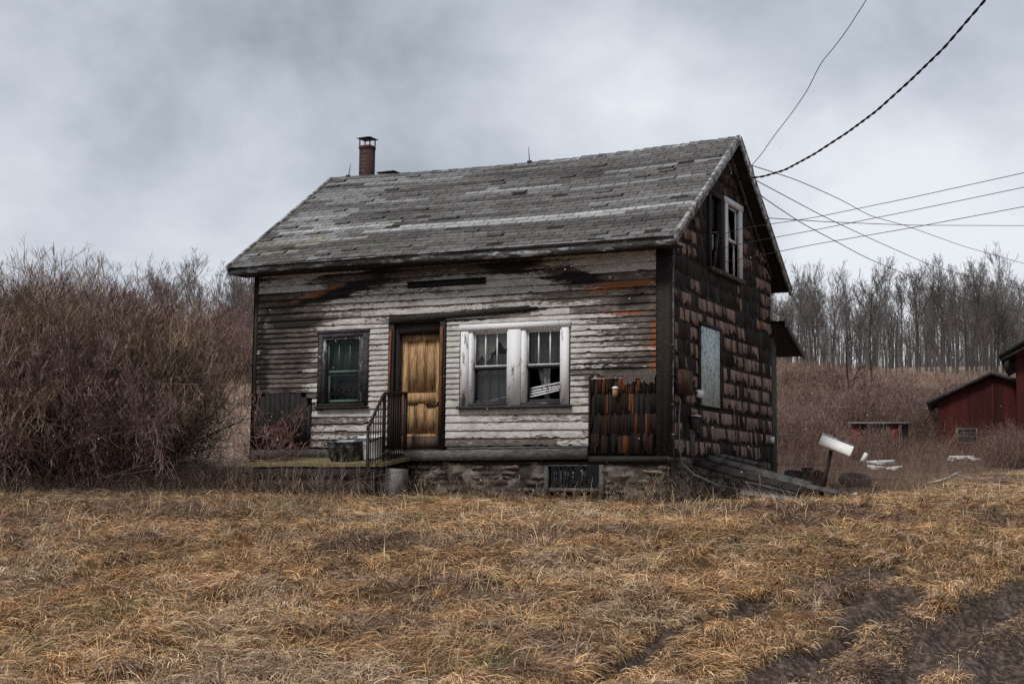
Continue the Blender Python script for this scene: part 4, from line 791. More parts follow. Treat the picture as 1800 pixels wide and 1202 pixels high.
# undergrowth at the wood's foot and over the hillside: one tangled mass
def brushmass(name, label, n, dr, pr, hr, col, r, nb, spread, seed, keep=None, cat='brush', lean=.35, sub=3):
    rg = np.random.default_rng(seed); d = np.sqrt(rg.uniform(dr[0]**2, dr[1]**2, n)) if dr[1] > 60 else rg.uniform(*dr, n); px = rg.uniform(*pr, n); x, y = xy(d, (px-900)/2500*d)
    if keep is not None: q = keep(x, y, d, px, rg); x, y, d, px = x[q], y[q], d[q], px[q]; n = len(x)
    z = gz(x, y)-.03; h = rg.uniform(*hr, n)*(.55+.9*fbm(x*.16, y*.16, 3, seed)); p0 = np.stack([x, y, z], -1); rad = r*(.6+.4*rg.random(n))*np.clip(d/30, .8, 6)
    T, TR = grow(p0, np.stack([rg.normal(0, lean, n), rg.normal(0, lean, n), np.ones(n)], -1), h, rad, 4, .05, .13, rg, .4); c_ = np.array(col)[None]*rg.uniform(.55, 1.5, (n, 1))*np.stack([np.ones(n), rg.uniform(.9, 1.05, n), rg.uniform(.82, 1.1, n)], -1); m_ = MB(); m_.tubes(T, TR, 2, c_)
    if nb: A, AR = children(T, TR, nb, (.3, 1), (.25, .55), (.3, spread), 3, .6, .04, .15, rg); m_.tubes(A, AR, 2, np.repeat(c_, nb, 0)*1.05)
    if nb and sub: B, BR = children(A, AR, sub, (.3, 1), (.3, .6), (.3, spread), 2, .7, .04, .15, rg); m_.tubes(B, BR, 2, np.repeat(c_, nb*sub, 0)*1.1)
    return tag(m_.build(name, 'twig'), label, cat, kind='stuff')
def notbuilt(x, y, d, px, rg):
    k = ~((x > -8.2) & (x < .35) & (y > np.where(x < -4.3, -1.1, -.12)) & (y < 6.9)); return k
brushmass('hillside_weeds', 'tall brown dead weeds covering the hillside behind the house', 52000, (46, 168), (1250, 1960), (.6, 1.5), (.36, .262, .205), .0042, 3, .7, 101, lambda x, y, d, px, rg: rg.random(len(x)) < 1.0, sub=2)
brushmass('meadow_grass', 'tall pale dead grass in the meadow left of the farmhouse', 26000, (32, 118), (180, 520), (.6, 1.3), (.74, .59, .47), .0042, 2, .5, 102, sub=0, cat='grass')
brushmass('edge_weeds', 'dark red brown weeds and brambles beside the gable end', 27000, (22, 48), (1195, 1900), (.30, 1.0), (.18, .118, .096), .0022, 4, .9, 103, lambda x, y, d, px, rg: notbuilt(x, y, d, px, rg) & (d > 22.1+.055*np.clip(px-1540, 0, 400)+(fbm(x, y, 3, 34)-.5)*2) & (rg.random(len(x)) < np.clip(.95-(d-23)/60, .3, 1)), lean=.6, sub=3)
brushmass('shed_weeds', 'tall tangled brown weeds around the red coop and shed', 5200, (35, 44.6), (1370, 1870), (.45, 1.25), (.26, .175, .135), .0026, 5, .9, 107, lambda x, y, d, px, rg: rg.random(len(x)) < np.where(((px > 1665) & (px < 1730)) | ((px > 1485) & (px < 1590)), .4, 1), lean=.4, sub=4)
brushmass('thicket_litter', 'low dark stems along the foot of the left thicket', 9000, (17.5, 33), (-160, 660), (.15, .55), (.19, .13, .10), .0021, 4, .9, 104, lambda x, y, d, px, rg: notbuilt(x, y, d, px, rg) & (d > 19.2+(px > 440)*2.6+2.0*(fbm(x, y, 3, 4)-.5)), lean=.6, sub=2)
# ---- shrubs: dense thicket at the left
def shrub_mesh(seed, H, W, n0, nb, nc, col, r0, up=.05, lean=.55, nd=0):
    rg = np.random.default_rng(seed); n = n0; a = rg.uniform(0, 6.28, n); rr = W*.18*np.sqrt(rg.random(n)); p0 = np.stack([rr*np.cos(a), rr*np.sin(a), np.full(n, -.1)], -1)
    a2 = a+rg.normal(0, .5, n); t = np.abs(rg.normal(0, lean, n)); D = np.stack([t*np.cos(a2), t*np.sin(a2), np.ones(n)], -1); ln = H*rg.uniform(.55, 1.08, n)
    T, TR = grow(p0, D, ln, r0*rg.uniform(.5, 1.2, n), 8, up, .20, rg, .35)
    st = MB(); st.tubes(T, TR, 4, np.array(col)*.8); cm_ = MB(); c_ = np.array(col)
    A, AR = children(T, TR, nb, (.15, 1), (.2, .42), (.4, 1.15), 4, .55, .05, .22, rg); AR = np.maximum(AR, .0038); cm_.tubes(A, AR, 3, c_*rg.uniform(.6, 1.4, (len(A), 1)))
    B, BR = children(A, AR, nc, (.15, 1), (.35, .7), (.4, 1.2), 3, .6, .06, .25, rg); BR = np.maximum(BR, .003); cm_.tubes(B, BR, 2, c_*rg.uniform(.6, 1.6, (len(B), 1)))
    if nd: C_, CR = children(B, BR, nd, (.2, 1), (.4, .7), (.3, .85), 2, .7, .08, .14, rg); CR = np.maximum(CR, .003); cm_.tubes(C_, CR, 2, c_*rg.uniform(.7, 1.7, (len(C_), 1)))
    return st, cm_
SH = []
for i, (H, W, n0, nb, nc, col, r0, nd) in enumerate(((3.9, 3.4, 60, 22, 8, (.20, .128, .105), .016, 3), (3.7, 3.5, 62, 22, 8, (.22, .158, .105), .015, 3), (3.5, 3.7, 58, 22, 8, (.185, .12, .108), .015, 3), (2.8, 3.0, 60, 16, 7, (.215, .14, .118), .011, 2))):
    st, cm_ = shrub_mesh(200+i, H, W, n0, nb, nc, col, r0, nd=nd); r = empty('shrub'); tag(r, 'x', 'shrub'); st.build('stems', 'twig', r); cm_.build('twigs', 'twig', r); SH.append((r, kids(r), [False]))
def place_shrub(i, d, px, sc, lab, grp, szf=1., rz=None):
    x, y = xy(d, (px-900)/2500*d); z = float(gz(x, y, False))-.05; r, ks, u = SH[i]; rz = rng.uniform(0, 6.28) if rz is None else rz
    if not u[0]: u[0] = True; r.location = (x, y, z); r.rotation_euler = (0, 0, rz); r.scale = (sc, sc, sc*szf); r['label'] = lab; r['group'] = grp; return r
    return dup(r, ks, (x, y, z), rz, sc, szf, lab, grp)
GT = 'shrubs of the dense leafless thicket left of the farmhouse'; LT = 'tall tangled leafless shrub in the dense brown thicket left of the farmhouse'; LT2 = 'lower leafless shrub at the edge of the thicket nearest the farmhouse'
for i, d, px, sc in ((0, 25, -60, 1.0), (1, 24.5, 30, .96), (0, 26, 90, .98), (2, 24.2, 130, .92), (1, 25.6, 172, .97), (0, 27.5, 200, .98), (2, 28, 160, 1.08), (2, 27.5, 10, 1.08), (0, 29, -30, 1.1), (1, 30, 80, 1.1), (1, 24.5, -130, .98), (0, 31, 190, 1.02), (2, 25.5, 180, .74), (1, 28.5, 200, .80)):
    place_shrub(i, d, px, sc*(1.03 if px < 215 else .98), LT, GT)
for i, d, px, sc in ((3, 27, 205, 1.0), (2, 36, 235, .85), (3, 26.2, 200, 1.0), (3, 98, 345, 2.2), (2, 104, 385, 1.6), (3, 23.4, 60, 1.0), (3, 23.2, 150, .9), (3, 22.8, -30, 1.0), (3, 96, 418, 2.0), (3, 112, 446, 2.3), (2, 100, 312, 1.7), (3, 33, 245, .85)):
    place_shrub(i, d, px, sc, LT2, 'lower shrubs at the right edge of the thicket')
# hillside shrubs on the right
GH_ = 'leafless shrubs on the hillside between farmhouse and red shed'; LH = 'leafless red brown shrub on the weedy slope between farmhouse and red shed'
for k_ in range(46):
    d = rt.uniform(50, 84); px = rt.uniform(1345, 1830); place_shrub(int(rt.integers(0, 4)), d, px, rt.uniform(.55, 1.0)*(1+.25*(d > 80)), LH, GH_, rt.uniform(.6, .85))
for px, d, sc, lab in ((1455, 60, .7, 'brown shrub up the slope behind the tilted white mailbox'), (1605, 52, .62, 'dark shrub between the little red coop and the red shed'), (1755, 40, .32, 'low tangled shrub in front of the red shed'), (1792, 38, .38, 'bushy brown shrub at the corner of the nearer red barn'), (1535, 43, .36, 'thin shrub growing in front of the little red coop'), (1400, 40, .6, 'brown shrub just past the rear corner of the farmhouse')):
    place_shrub(3, d, px, sc*1.25, lab, None)
# broad bare tree on the slope, and the taller leaning tree behind it
def single_tree(label, d, px, *a, **k):
    o = make_tree('bare_tree', label, None, *a, **k); x, y = xy(d, (px-900)/2500*d); o.location = (x, y, float(gz(x, y, False))); return o
o = single_tree('low wide spreading bare tree on the slope above the little red coop', 64, 1508, 'bark_dark', 301, 4.6, .11, 16, .16, (.070, .048, .044), .010, spread=(.7, 1.2), up=.03, fine=6, levels=4); 
o = single_tree('leaning dark tree with forked top standing out of the wood edge', 125, 1535, 'bark_dark', 305, 9.0, .13, 16, .45, (.06, .052, .05), .018, spread=(.3, .7), up=.08, fine=5, levels=3); o.rotation_euler = (0, -.07, 0)
# dead bush against the left dark boards, and stalks along the porch
st, cm_ = shrub_mesh(260, 1.25, 1.2, 24, 8, 4, (.26, .15, .13), .0075, lean=.36, nd=1); r = empty('dead_bush', (-6.95, -.75, -.62)); tag(r, 'reddish dead bush growing against the dark arched boards by the porch', 'bush'); st.build('stems', 'twig', r); cm_.build('twigs', 'twig', r)
r.location = (-6.72, -.62, -.14)
sk_ = MB(); rg = np.random.default_rng(31); n = 70; x = rg.uniform(-7.4, -4.3, n); p0 = np.stack([x, np.full(n, -1.15)+rg.normal(0, .12, n), np.full(n, -.68)], -1)
T, TR = grow(p0, np.stack([rg.normal(0, .12, n), rg.normal(0, .1, n), np.ones(n)], -1), rg.uniform(.25, .75, n), np.full(n, .0055), 5, .02, .07, rg, .6); sk_.tubes(T, TR, 4, np.array((.20, .15, .125))*rg.uniform(.5, 1.6, (n, 1))); A, AR = children(T, TR, 4, (.4, 1), (.15, .3), (.4, 1.), 3, .6, .05, .1, rg); sk_.tubes(A, np.maximum(AR, .003), 3, (.16, .10, .08))
tag(sk_.build('dead_stalks', 'twig'), 'dead upright weed stalks standing along the porch skirt', 'weeds', kind='stuff')
# fallen sticks at the porch end
for q, (a_, b_, c_, lab) in enumerate((((-5.15, -1.5, -.60), (-4.75, -1.25, -.40), (-4.05, -1.0, -.26), 'long bare stick leaning against the iron post by the pier'), ((-4.56, -1.3, -.42), (-4.5, -1.2, -.1), (-4.32, -1.05, .05), 'short upright stick at the foot of the iron railing'), ((-4.55, -1.35, -.42), (-4.2, -1.6, -.58), (-4.12, -1.7, -.66), 'crooked stick fallen toward the grass below the railing'))):
    s_ = MB(); s_.tube([a_, b_, c_], [.009, .008, .004], 5); tag(s_.build('stick', 'grey_wood'), lab, 'stick')
# ================================================================== red outbuildings, coop
def ext(nm, mb, mat, par, O): return sub(mb, nm, mat, par, O)
ZR = YAW
def frame_at(px, d, name, label, cat):
    x, y = xy(d, (px-900)/2500*d); e_ = empty(name, (x, y, float(gz(x, y, False))), ZR); return tag(e_, label, cat)
def loc(mb, nm, mat, par): o = mb.build(nm, mat, par); return o
r = frame_at(1650, 50, 'shed', 'dark red board shed with shallow dark gable roof', 'shed'); r.location.z = .55; r.rotation_euler[2] = ZR-.30
W2 = 3.9; HW = 2.15; PK = 3.02; PX = 1.86
f_ = MB(); f_.add([(0, 0, -.6), (W2, 0, -.6), (W2, 0, HW+.25), (PX, 0, PK), (0, 0, HW)], [[0, 1, 2, 2]][:0] or [[0, 1, 2, 3]]); f_.add([(0, 0, -.6), (PX, 0, PK), (0, 0, HW)], [[0, 1, 2]]); f_.add([(0, 0, -.6), (0, 0, HW), (0, 4, HW), (0, 4, -.6)], [[0, 1, 2, 3]]); f_.add([(W2, 0, -.6), (W2, 4, -.6), (W2, 4, HW+.25), (W2, 0, HW+.25)], [[0, 1, 2, 3]]); f_.add([(0, 4, -.6), (W2, 4, -.6), (W2, 4, HW+.25), (PX, 4, PK), (0, 4, HW)], [[0, 1, 2, 3]]); f_.add([(0, 4, -.6), (PX, 4, PK), (0, 4, HW)], [[0, 1, 2]]); loc(f_, 'wall', 'red', r)
f_ = MB(); f_.box((PX-.04, -.02, -.3), (PX+.03, -.002, PK-.1)); f_.box((0, -.012, 1.0), (W2, -.001, 1.02)); loc(f_, 'seam_board', 'red', r)
f_ = MB()
for (xa, za), (xb, zb) in (((-.34, HW-.16), (PX, PK)), ((PX, PK), (W2+.35, HW+.07))):
    dx, dz = xb-xa, zb-za; q = math.hypot(dx, dz); nx_, nz_ = -dz/q, dx/q
    f_.add([(px_, y_, pz_) for y_ in (-.22, 4.2) for (px_, pz_) in ((xa, za), (xb, zb), (xb+nx_*.11, zb+nz_*.11), (xa+nx_*.11, za+nz_*.11))], [[0, 1, 2, 3], [7, 6, 5, 4], [0, 4, 5, 1], [3, 2, 6, 7], [0, 3, 7, 4], [1, 5, 6, 2]])
loc(f_, 'roof', 'roof_dark', r)
wn_ = MB(); sash(wn_, .62, 1.32, .62, 1.16, -.04, .06, (.85, 1.08)); wn_.box((.68, -.03, .86), (1.26, -.015, .89)); wf = wn_.build('window', 'grey_wood', r); pn = MB(); pn.box((.66, -.012, .66), (1.28, -.006, 1.12)); pn.build('pane', 'interior', wf)
r = frame_at(1789, 42, 'barn', 'tall dark red barn with deep eaves at the picture edge, nearest the track', 'barn'); r.location.z = .15; r.rotation_euler[2] = ZR-.37
f_ = MB(); W3 = 7.0; H3 = 3.55; P3 = 5.6
f_.add([(0, 0, -.6), (W3, 0, -.6), (W3, 0, H3), (W3/2, 0, P3), (0, 0, H3)], [[0, 1, 2, 4]]); f_.add([(0, 0, H3), (W3, 0, H3), (W3/2, 0, P3)], [[0, 1, 2]]); f_.add([(0, 0, -.6), (0, 0, H3), (0, 7, H3), (0, 7, -.6)], [[0, 1, 2, 3]]); f_.add([(W3, 0, -.6), (W3, 7, -.6), (W3, 7, H3), (W3, 0, H3)], [[0, 1, 2, 3]]); f_.add([(0, 7, -.6), (W3, 7, -.6), (W3, 7, H3), (0, 7, H3)], [[0, 1, 2, 3]]); f_.add([(0, 7, H3), (W3, 7, H3), (W3/2, 7, P3)], [[0, 1, 2]]); loc(f_, 'wall', 'red', r)
f_ = MB(); s3 = (P3-H3)/(W3/2)
for sg in (0, 1):
    xa = -.45 if not sg else W3+.45; za = H3-.45*s3+.03; f_.add([(px_, y_, pz_) for y_ in (-.35, 7.3) for (px_, pz_) in ((xa, za), (W3/2, P3+.03), (W3/2, P3+.15), (xa, za+.12))], BF2 := [[0, 1, 2, 3], [7, 6, 5, 4], [0, 4, 5, 1], [3, 2, 6, 7], [0, 3, 7, 4], [1, 5, 6, 2]])
loc(f_, 'roof', 'roof_dark', r)
f_ = MB()
for y_ in (-.30, .4, 1.1, 1.8): f_.beam((-.40, y_, H3-.33), (.5, y_, H3+.14), .06, .14, up=(0, 1, 0))
f_.box((-.30, -.32, H3-.62), (-.18, -.2, H3-.30)); loc(f_, 'rafter', 'dark_wood', r)
r = frame_at(1494, 45, 'coop', 'little open fronted red coop with flat dark roof among the weeds', 'coop'); r.location.z = .42; r.rotation_euler[2] = ZR-.22
f_ = MB(); f_.box((.06, 0, .1), (.34, .04, 1.18)); f_.box((1.22, 0, .1), (1.5, .04, 1.18)); loc(f_, 'front_panel', 'red_bright', r)
f_ = MB(); f_.box((.06, .041, .0), (.10, .9, 1.15)); f_.box((1.46, .041, 0), (1.5, .9, 1.15)); f_.box((.10, .86, 0), (1.46, .9, 1.15)); f_.box((.34, .0, 1.08), (1.22, .04, 1.17)); f_.box((1.62, .1, -.3), (1.8, .3, 1.16)); loc(f_, 'side_wall', 'black', r)
f_ = MB(); f_.box((-.06, -.12, 1.185), (1.86, 1.05, 1.235)); loc(f_, 'roof', 'roof_metal', r)
# ================================================================== things in the yard
def ground_at(px, py):
    q = ground_hit(px, py); return np.array([q[0], q[1], float(gz(q[0], q[1]))])
# tilted mailbox on its post
A_ = P(1441, 868, 21.9); A_[2] -= .12; B_ = P(1464, 778, 21.7); mbx = empty('mailbox', A_); tag(mbx, 'dirty white boxy mailbox tilted on a leaning dark post', 'mailbox')
f_ = MB(); f_.beam(A_, B_, .055, .055, up=(0, 1, 0), taper=.9); f_.beam(B_-np.array((0, 0, .10)), B_+np.array((.02, 0, .05)), .08, .08, up=(0, 1, 0)); o = f_.build('post', 'bark_dark', None, origin=A_); o.parent = mbx; o.location = (0, 0, 0)
p0, p1 = P(1440, 771, 21.6), P(1500, 794, 21.45); ax = (p1-p0); Lm = np.linalg.norm(ax); ax /= Lm; upv = P(1447, 752, 21.75)-P(1439, 776, 21.6); upv -= (upv@ax)*ax; upv /= np.linalg.norm(upv); dv = np.cross(ax, upv)
f_ = MB(); prof = [(-.030, -.095), (.030, -.095), (.034, .0), (.030, .092), (-.030, .095), (-.034, .0)]; mid = (p0+p1)/2; Lh = .245
V = [mid+ax*s*Lh+dv*a-(-upv)*b for s in (-1, 1) for a, b in prof]; K_ = len(prof); f_.add(V, [[i, (i+1) % K_, K_+(i+1) % K_, K_+i] for i in range(K_)]); f_.f.append(np.array([[0, i, i+1] for i in range(1, K_-1)])+f_.n-2*K_); f_.f.append(np.array([[K_, K_+i+1, K_+i] for i in range(1, K_-1)])+f_.n-2*K_)
o = f_.build('box_body', 'white_metal', None, origin=A_); o.parent = mbx; o.location = (0, 0, 0)
f_ = MB(); q0 = mid+ax*(Lh-.01); f_.add([q0+dv*a+upv*b+ax*c_ for c_ in (0, .018) for a, b in ((-.029, -.09), (.029, -.09), (.029, .088), (-.029, .088))], BF2); f_.add([mid-ax*(Lh-.01)+dv*a+upv*b+ax*c_ for c_ in (-.012, .0) for a, b in ((-.029, -.09), (.029, -.09), (.029, .088), (-.029, .088))], BF2); o = f_.build('door', 'white_metal', None, origin=A_); o.parent = mbx; o.location = (0, 0, 0)
f_ = MB(); f_.add([mid+ax*(s*(Lh+.012)+rng.normal(0, .004))+dv*a_+upv*(b_2+rng.normal(0, .003)) for s in (-1, -.3, .4, 1) for a_, b_2 in ((-.04, .096), (.042, .094), (.046, .082))], [[0, 1, 4, 3], [1, 2, 5, 4], [3, 4, 7, 6], [4, 5, 8, 7], [6, 7, 10, 9], [7, 8, 11, 10]]); o = f_.build('lid', 'rake', None, origin=A_); o.parent = mbx; o.location = (0, 0, 0)
f_ = MB(); f_.tube([mid+upv*.095+ax*.06, mid+upv*.14+ax*.04], .015, 6); o = f_.build('flag_stub', 'rust', None, origin=A_); o.parent = mbx; o.location = (0, 0, 0)
# rusty can, drum with rag, rusty sheets
g0 = ground_at(1420, 862); r = empty('rusty_bin', g0); tag(r, 'narrow rusty metal bin left of the leaning mailbox post', 'bin')
f_ = MB(); f_.lathe([(.085, -.1), (.09, .02), (.10, .38), (.115, .385), (.115, .42), (.098, .42), (.088, .1), (0, .09)], m=18); o = f_.build('bin_body', 'rust', r, smooth=False)
f_ = MB(); f_.tube([(.11, 0, .36), (.15, 0, .2), (.11, 0, .12)], .009, 6); f_.build('handle', 'iron', r)
x, y = xy(25.5, (1397-900)/2500*25.5); gz0 = float(gz(x, y)); r = empty('drum', (x, y, gz0)); tag(r, 'dark dented drum with a blue rag hanging over its rim', 'drum')
f_ = MB(); f_.lathe([(.15, -.1), (.16, 0), (.155, .16), (.165, .18), (.155, .2), (.16, .42), (.168, .43), (.15, .44), (.14, .1), (0, .09)], m=22); f_.build('drum_body', 'black', r)
f_ = MB(); f_.add([(-.15, -.12, .44), (.02, -.17, .45), (.1, .0, .47), (-.08, .1, .46), (-.17, -.15, .30), (-.05, -.19, .27)], [[0, 1, 2, 3], [4, 5, 1, 0]]); f_.build('rag', 'blue', r)
for px, d, ry, lab in ((1432, 24.6, .5, 'curled rusty metal sheet standing up behind the bin'), (1447, 24.9, -.6, 'brown torn cardboard sheet leaning beside the mailbox post')):
    x, y = xy(d, (px-900)/2500*d); z = float(gz(x, y)); f_ = MB(); uu = np.linspace(-1, 1, 9); vv = np.linspace(0, 1, 6); U_, V_ = np.meshgrid(uu, vv); X2 = U_*.13+V_*ry*.22; Z2 = V_*.36-.05+.03*np.sin(U_*4+V_*3); Y2 = .06*U_**2+.05*np.sin(V_*4); id_ = np.arange(U_.size).reshape(U_.shape)
    f_.add(np.stack([X2, Y2, Z2], -1).reshape(-1, 3), np.stack([id_[:-1, :-1], id_[:-1, 1:], id_[1:, 1:], id_[1:, :-1]], -1).reshape(-1, 4)); o = f_.build('rusty_sheet' if ry > 0 else 'cardboard_sheet', 'rust' if ry > 0 else 'tan'); o.location = (x, y, z+.12); tag(o, lab, 'sheet')
    sm = o.modifiers.new('thick', 'SOLIDIFY'); sm.thickness = .006
# tyre
x, y = xy(27.5, (1503-900)/2500*27.5); r = empty('tyre', (x, y, float(gz(x, y))+.12)); tag(r, 'old black tyre lying in the weeds beside white rubbish', 'tyre'); an = np.arange(0, 2*np.pi, .35)
f_ = MB(); f_.lathe([(.17, -.06), (.2, -.085), (.27, -.09), (.305, -.06), (.31, 0), (.305, .06), (.27, .09), (.2, .085), (.17, .06), (.165, 0), (.17, -.06)], m=32); o = f_.build('tyre_casing', 'rubber', r, smooth=True); r.rotation_euler = (.22, .16, 0)
# pale debris, branch, scrap
dbg = 'white boards and scraps lying in the weeds'
for k_, (px, py, d, L_m, wd_m, ang, lab) in enumerate(((1548, 812, 30, .55, .10, .05, 'longest white plank lying in the weeds right of the tyre'), (1540, 821, 29.5, .35, .08, -.1, 'short white plank in front of the longest one, right of the tyre'), (1572, 822, 29.5, .32, .07, .15, 'white splintered board at the right end of the rubbish beside the tyre'), (1519, 804, 29.8, .2, .12, 1.2, 'small white block standing behind the tyre'), (1690, 803, 36, .62, .09, .03, 'white plank lying in the weeds below the red shed window'), (1712, 806, 36, .34, .09, -.15, 'short white board at the right end of the plank below the red shed'), (1675, 806, 36, .25, .08, .3, 'white scrap at the left end of the plank below the red shed'))):
    c0 = P(px, py, d); v_ = RT*math.cos(ang)*L_m/2+np.array((0, 0, 1))*math.sin(ang)*L_m/2; f_ = MB(); nn = 7; pts = [c0-v_+(2*v_)*q/(nn-1)+rng.normal(0, .003, 3) for q in range(nn)]
    f_.beam(pts[0], pts[-1], wd_m*1.3, .07*rng.uniform(.8, 1.3), taper=rng.uniform(.6, 1)); f_.beam(pts[1]+np.array((0, 0, -.03)), pts[4]+np.array((0, -.05, -.05)), wd_m, .03)
    tag(f_.build('white_board' if L_m > .22 else 'white_block', 'white_metal'), lab, 'board', dbg)
    gx = gz(c0[0], c0[1])
f_ = MB(); pts = [P(*q) for q in ((1630, 849, 24), (1652, 845, 24.1), (1668, 840, 24.2), (1680, 832, 24.3), (1690, 829, 24.4))]; f_.tube(pts, [.012, .02, .022, .018, .012], 7); f_.tube([pts[3], P(1693, 838, 24.2)], [.012, .006], 5); f_.tube([pts[1], P(1640, 840, 24.3)], [.01, .005], 5); tag(f_.build('branch', 'paleroot'), 'bleached crooked branch lying on the grass edge below the red shed', 'branch')
g1 = ground_at(1499, 872); f_ = MB(); U_, V_ = np.meshgrid(np.linspace(-1, 1, 6), np.linspace(-1, 1, 5)); id_ = np.arange(30).reshape(5, 6); f_.add(np.stack([U_*.08, V_*.06, .05+.03*np.sin(U_*3)*np.cos(V_*4)+.02*U_], -1).reshape(-1, 3)+g1, np.stack([id_[:-1, :-1], id_[:-1, 1:], id_[1:, 1:], id_[1:, :-1]], -1).reshape(-1, 4)); o = f_.build('paper_scrap', 'white_metal'); o.modifiers.new('thick', 'SOLIDIFY').thickness = .004; tag(o, 'crumpled pale scrap on the grass below the mailbox', 'scrap')
# slanting planks beside the gable
for (a_, da), (b_, db), wd_m, th_m, mt_, lab in ((((1222, 812), 22.3), ((1412, 862), 21.5), .20, .035, 'dark_wood', 'widest dark plank slanting down from the gable foundation'), (((1240, 803), 22.9), ((1425, 852), 22.1), .14, .04, 'grey_wood', 'grey weathered plank slanting behind the widest one'), (((1250, 797), 23.3), ((1330, 815), 23.0), .10, .03, 'grey_wood', 'short grey board lying highest against the gable shakes'), (((1310, 832), 22.1), ((1475, 866), 21.6), .12, .035, 'grey_wood', 'long thin plank ending at the mailbox post')):
    p_, q_ = P(*a_, da), P(*b_, db); f_ = MB(); nn = 6; dd = (q_-p_)
    for k_ in range(nn): f_.beam(p_+dd*k_/nn, p_+dd*(k_+1)/nn*1.0, wd_m*(1+rng.normal(0, .02)), th_m, up=(.3, -.5, 1))
    tag(f_.build('plank', mt_), lab, 'plank', 'old planks slanting beside the gable foundation')
f_ = MB(); f_.add([P(1310, 848, 22.0), P(1400, 870, 21.5), P(1400, 880, 21.5), P(1300, 868, 22.0), P(1310, 845, 22.6), P(1400, 862, 22.3), P(1400, 880, 22.3), P(1300, 868, 22.6)], [[0, 3, 2, 1], [4, 5, 6, 7], [0, 1, 5, 4]]); tag(f_.build('concrete_curb', 'concrete'), 'pale sloping concrete curb under the slanting planks', 'curb')
# tub and basket on the porch
r = empty('washtub', (-5.36, -.60, -.090)); tag(r, 'dented grey galvanised washtub on the mossy porch', 'washtub'); r.rotation_euler = (.12, 0, 0)
f_ = MB(); f_.lathe([(0, .0), (.28, 0), (.285, .02), (.30, .12), (.305, .125), (.302, .13), (.315, .2), (.32, .205), (.317, .21), (.335, .30), (.345, .305), (.35, .315), (.345, .325), (.33, .32), (.30, .03), (0, .02)], m=36, sy=.66); f_.build('tub_body', 'galv', r, smooth=False)
for sx in (-1, 1):
    f_ = MB(); f_.tube([(sx*.345, -.06, .28), (sx*.39, -.05, .25), (sx*.39, .05, .25), (sx*.345, .06, .28)], .008, 6); f_.build('handle', 'galv', r)
f_ = MB(); f_.lathe([(0, .22), (.30, .22)], m=24, sy=.62); f_.build('ice', 'roof_metal', r)
r = empty('laundry_basket', (-4.93, -.46, -.072)); r.scale = (1.05, 1.05, 1.05); tag(r, 'white plastic laundry basket behind the iron railing', 'basket'); r.rotation_euler = (.10, 0, 0)
f_ = MB(); f_.lathe([(0, .0), (.165, 0), (.17, .02), (.215, .33), (.22, .34)], m=36, sy=.85); f_.build('basket_body', 'plastic', r)
f_ = MB(); f_.lathe([(.215, .33), (.245, .335), (.25, .35), (.245, .365), (.215, .368), (.20, .35), (.16, .03), (0, .02)], m=36, sy=.85); f_.build('rim', 'plastic', r)
# ================================================================== overhead wires
def wire(name, label, pts, r, group=None, twist=False, n=40):
    """pts (px,py,depth): places along the wire; smooth through them"""
    Q = np.array([P(*p_) for p_ in pts]); t = np.concatenate([[0], np.cumsum(np.linalg.norm(np.diff(Q, axis=0), axis=1))]); t /= t[-1]; tt = np.linspace(0, 1, n)
    S = np.stack([np.interp(tt, t, Q[:, k]) for k in range(3)], -1)
    for _ in range(max(1, n//14)): S[1:-1] = (S[:-2]+S[1:-1]*2+S[2:])/4
    f_ = MB()
    if twist:
        T_ = np.gradient(S, axis=0); T_ /= np.linalg.norm(T_, axis=1, keepdims=True); A2 = np.cross(T_, [0, 0, 1.]); A2 /= np.linalg.norm(A2, axis=1, keepdims=True); B2 = np.cross(A2, T_); L_t = np.linalg.norm(np.diff(S, axis=0), axis=1).sum(); ph = tt*L_t/.40*2*np.pi
        for o_ in (0, np.pi): f_.tube(S+r*.95*(A2*np.cos(ph+o_)[:, None]+B2*np.sin(ph+o_)[:, None]), r, 5)
    else: f_.tube(S, r, 5)
    return tag(f_.build(name, 'wire'), label, 'wire', group)
wire('power_cable', 'thick twisted cable sagging from the gable peak up to the top right', [(1298, 315, 24.3), (1340, 311, 23.7), (1380, 299, 23), (1430, 272, 22), (1490, 233, 21), (1540, 196, 20), (1600, 142, 19), (1660, 84, 18), (1732, 0, 17), (1850, -150, 15)], 0.0098, twist=True, n=420)
wire('thin_wire', 'thin kinked wire rising steeply from the gable peak', [(1321, 291, 24.5), (1338, 272, 24.2), (1360, 240, 23.5), (1394, 196, 22.6), (1420, 158, 22), (1442, 112, 21.5), (1465, 85, 21), (1487, 56, 20.5), (1523, 0, 19.5), (1590, -120, 18)], .0062, n=90)
wire('thin_wire', 'highest of the three wires descending right from the gable', [(1321, 291, 24.5), (1400, 316, 28), (1480, 352, 32), (1530, 380, 36), (1590, 396, 40), (1690, 432, 46), (1830, 472, 54)], .0085, n=60)
wire('thin_wire', 'middle one of the three wires descending right from the gable', [(1330, 318, 24.6), (1390, 350, 27), (1450, 382, 30), (1540, 424, 35), (1640, 468, 42), (1740, 496, 48), (1830, 518, 54)], .0085, n=60)
wire('thin_wire', 'lowest of the three wires descending right from the gable', [(1335, 342, 24.6), (1360, 362, 25.5), (1378, 370, 26), (1400, 388, 27), (1450, 414, 29), (1520, 452, 33), (1620, 494, 39), (1700, 528, 44), (1830, 556, 52)], .0085, n=70)
wire('straight_wire', 'nearly level wire crossing the sky right of the gable', [(1250, 378, 25.2), (1330, 382, 27), (1450, 390, 31), (1600, 396, 37), (1840, 397, 45)], .0085)
wire('straight_wire', 'uppermost of the three parallel wires rising to the right', [(1235, 424, 22.6), (1300, 402, 22.3), (1430, 383, 21.8), (1600, 348, 21), (1850, 293, 20)], .0055)
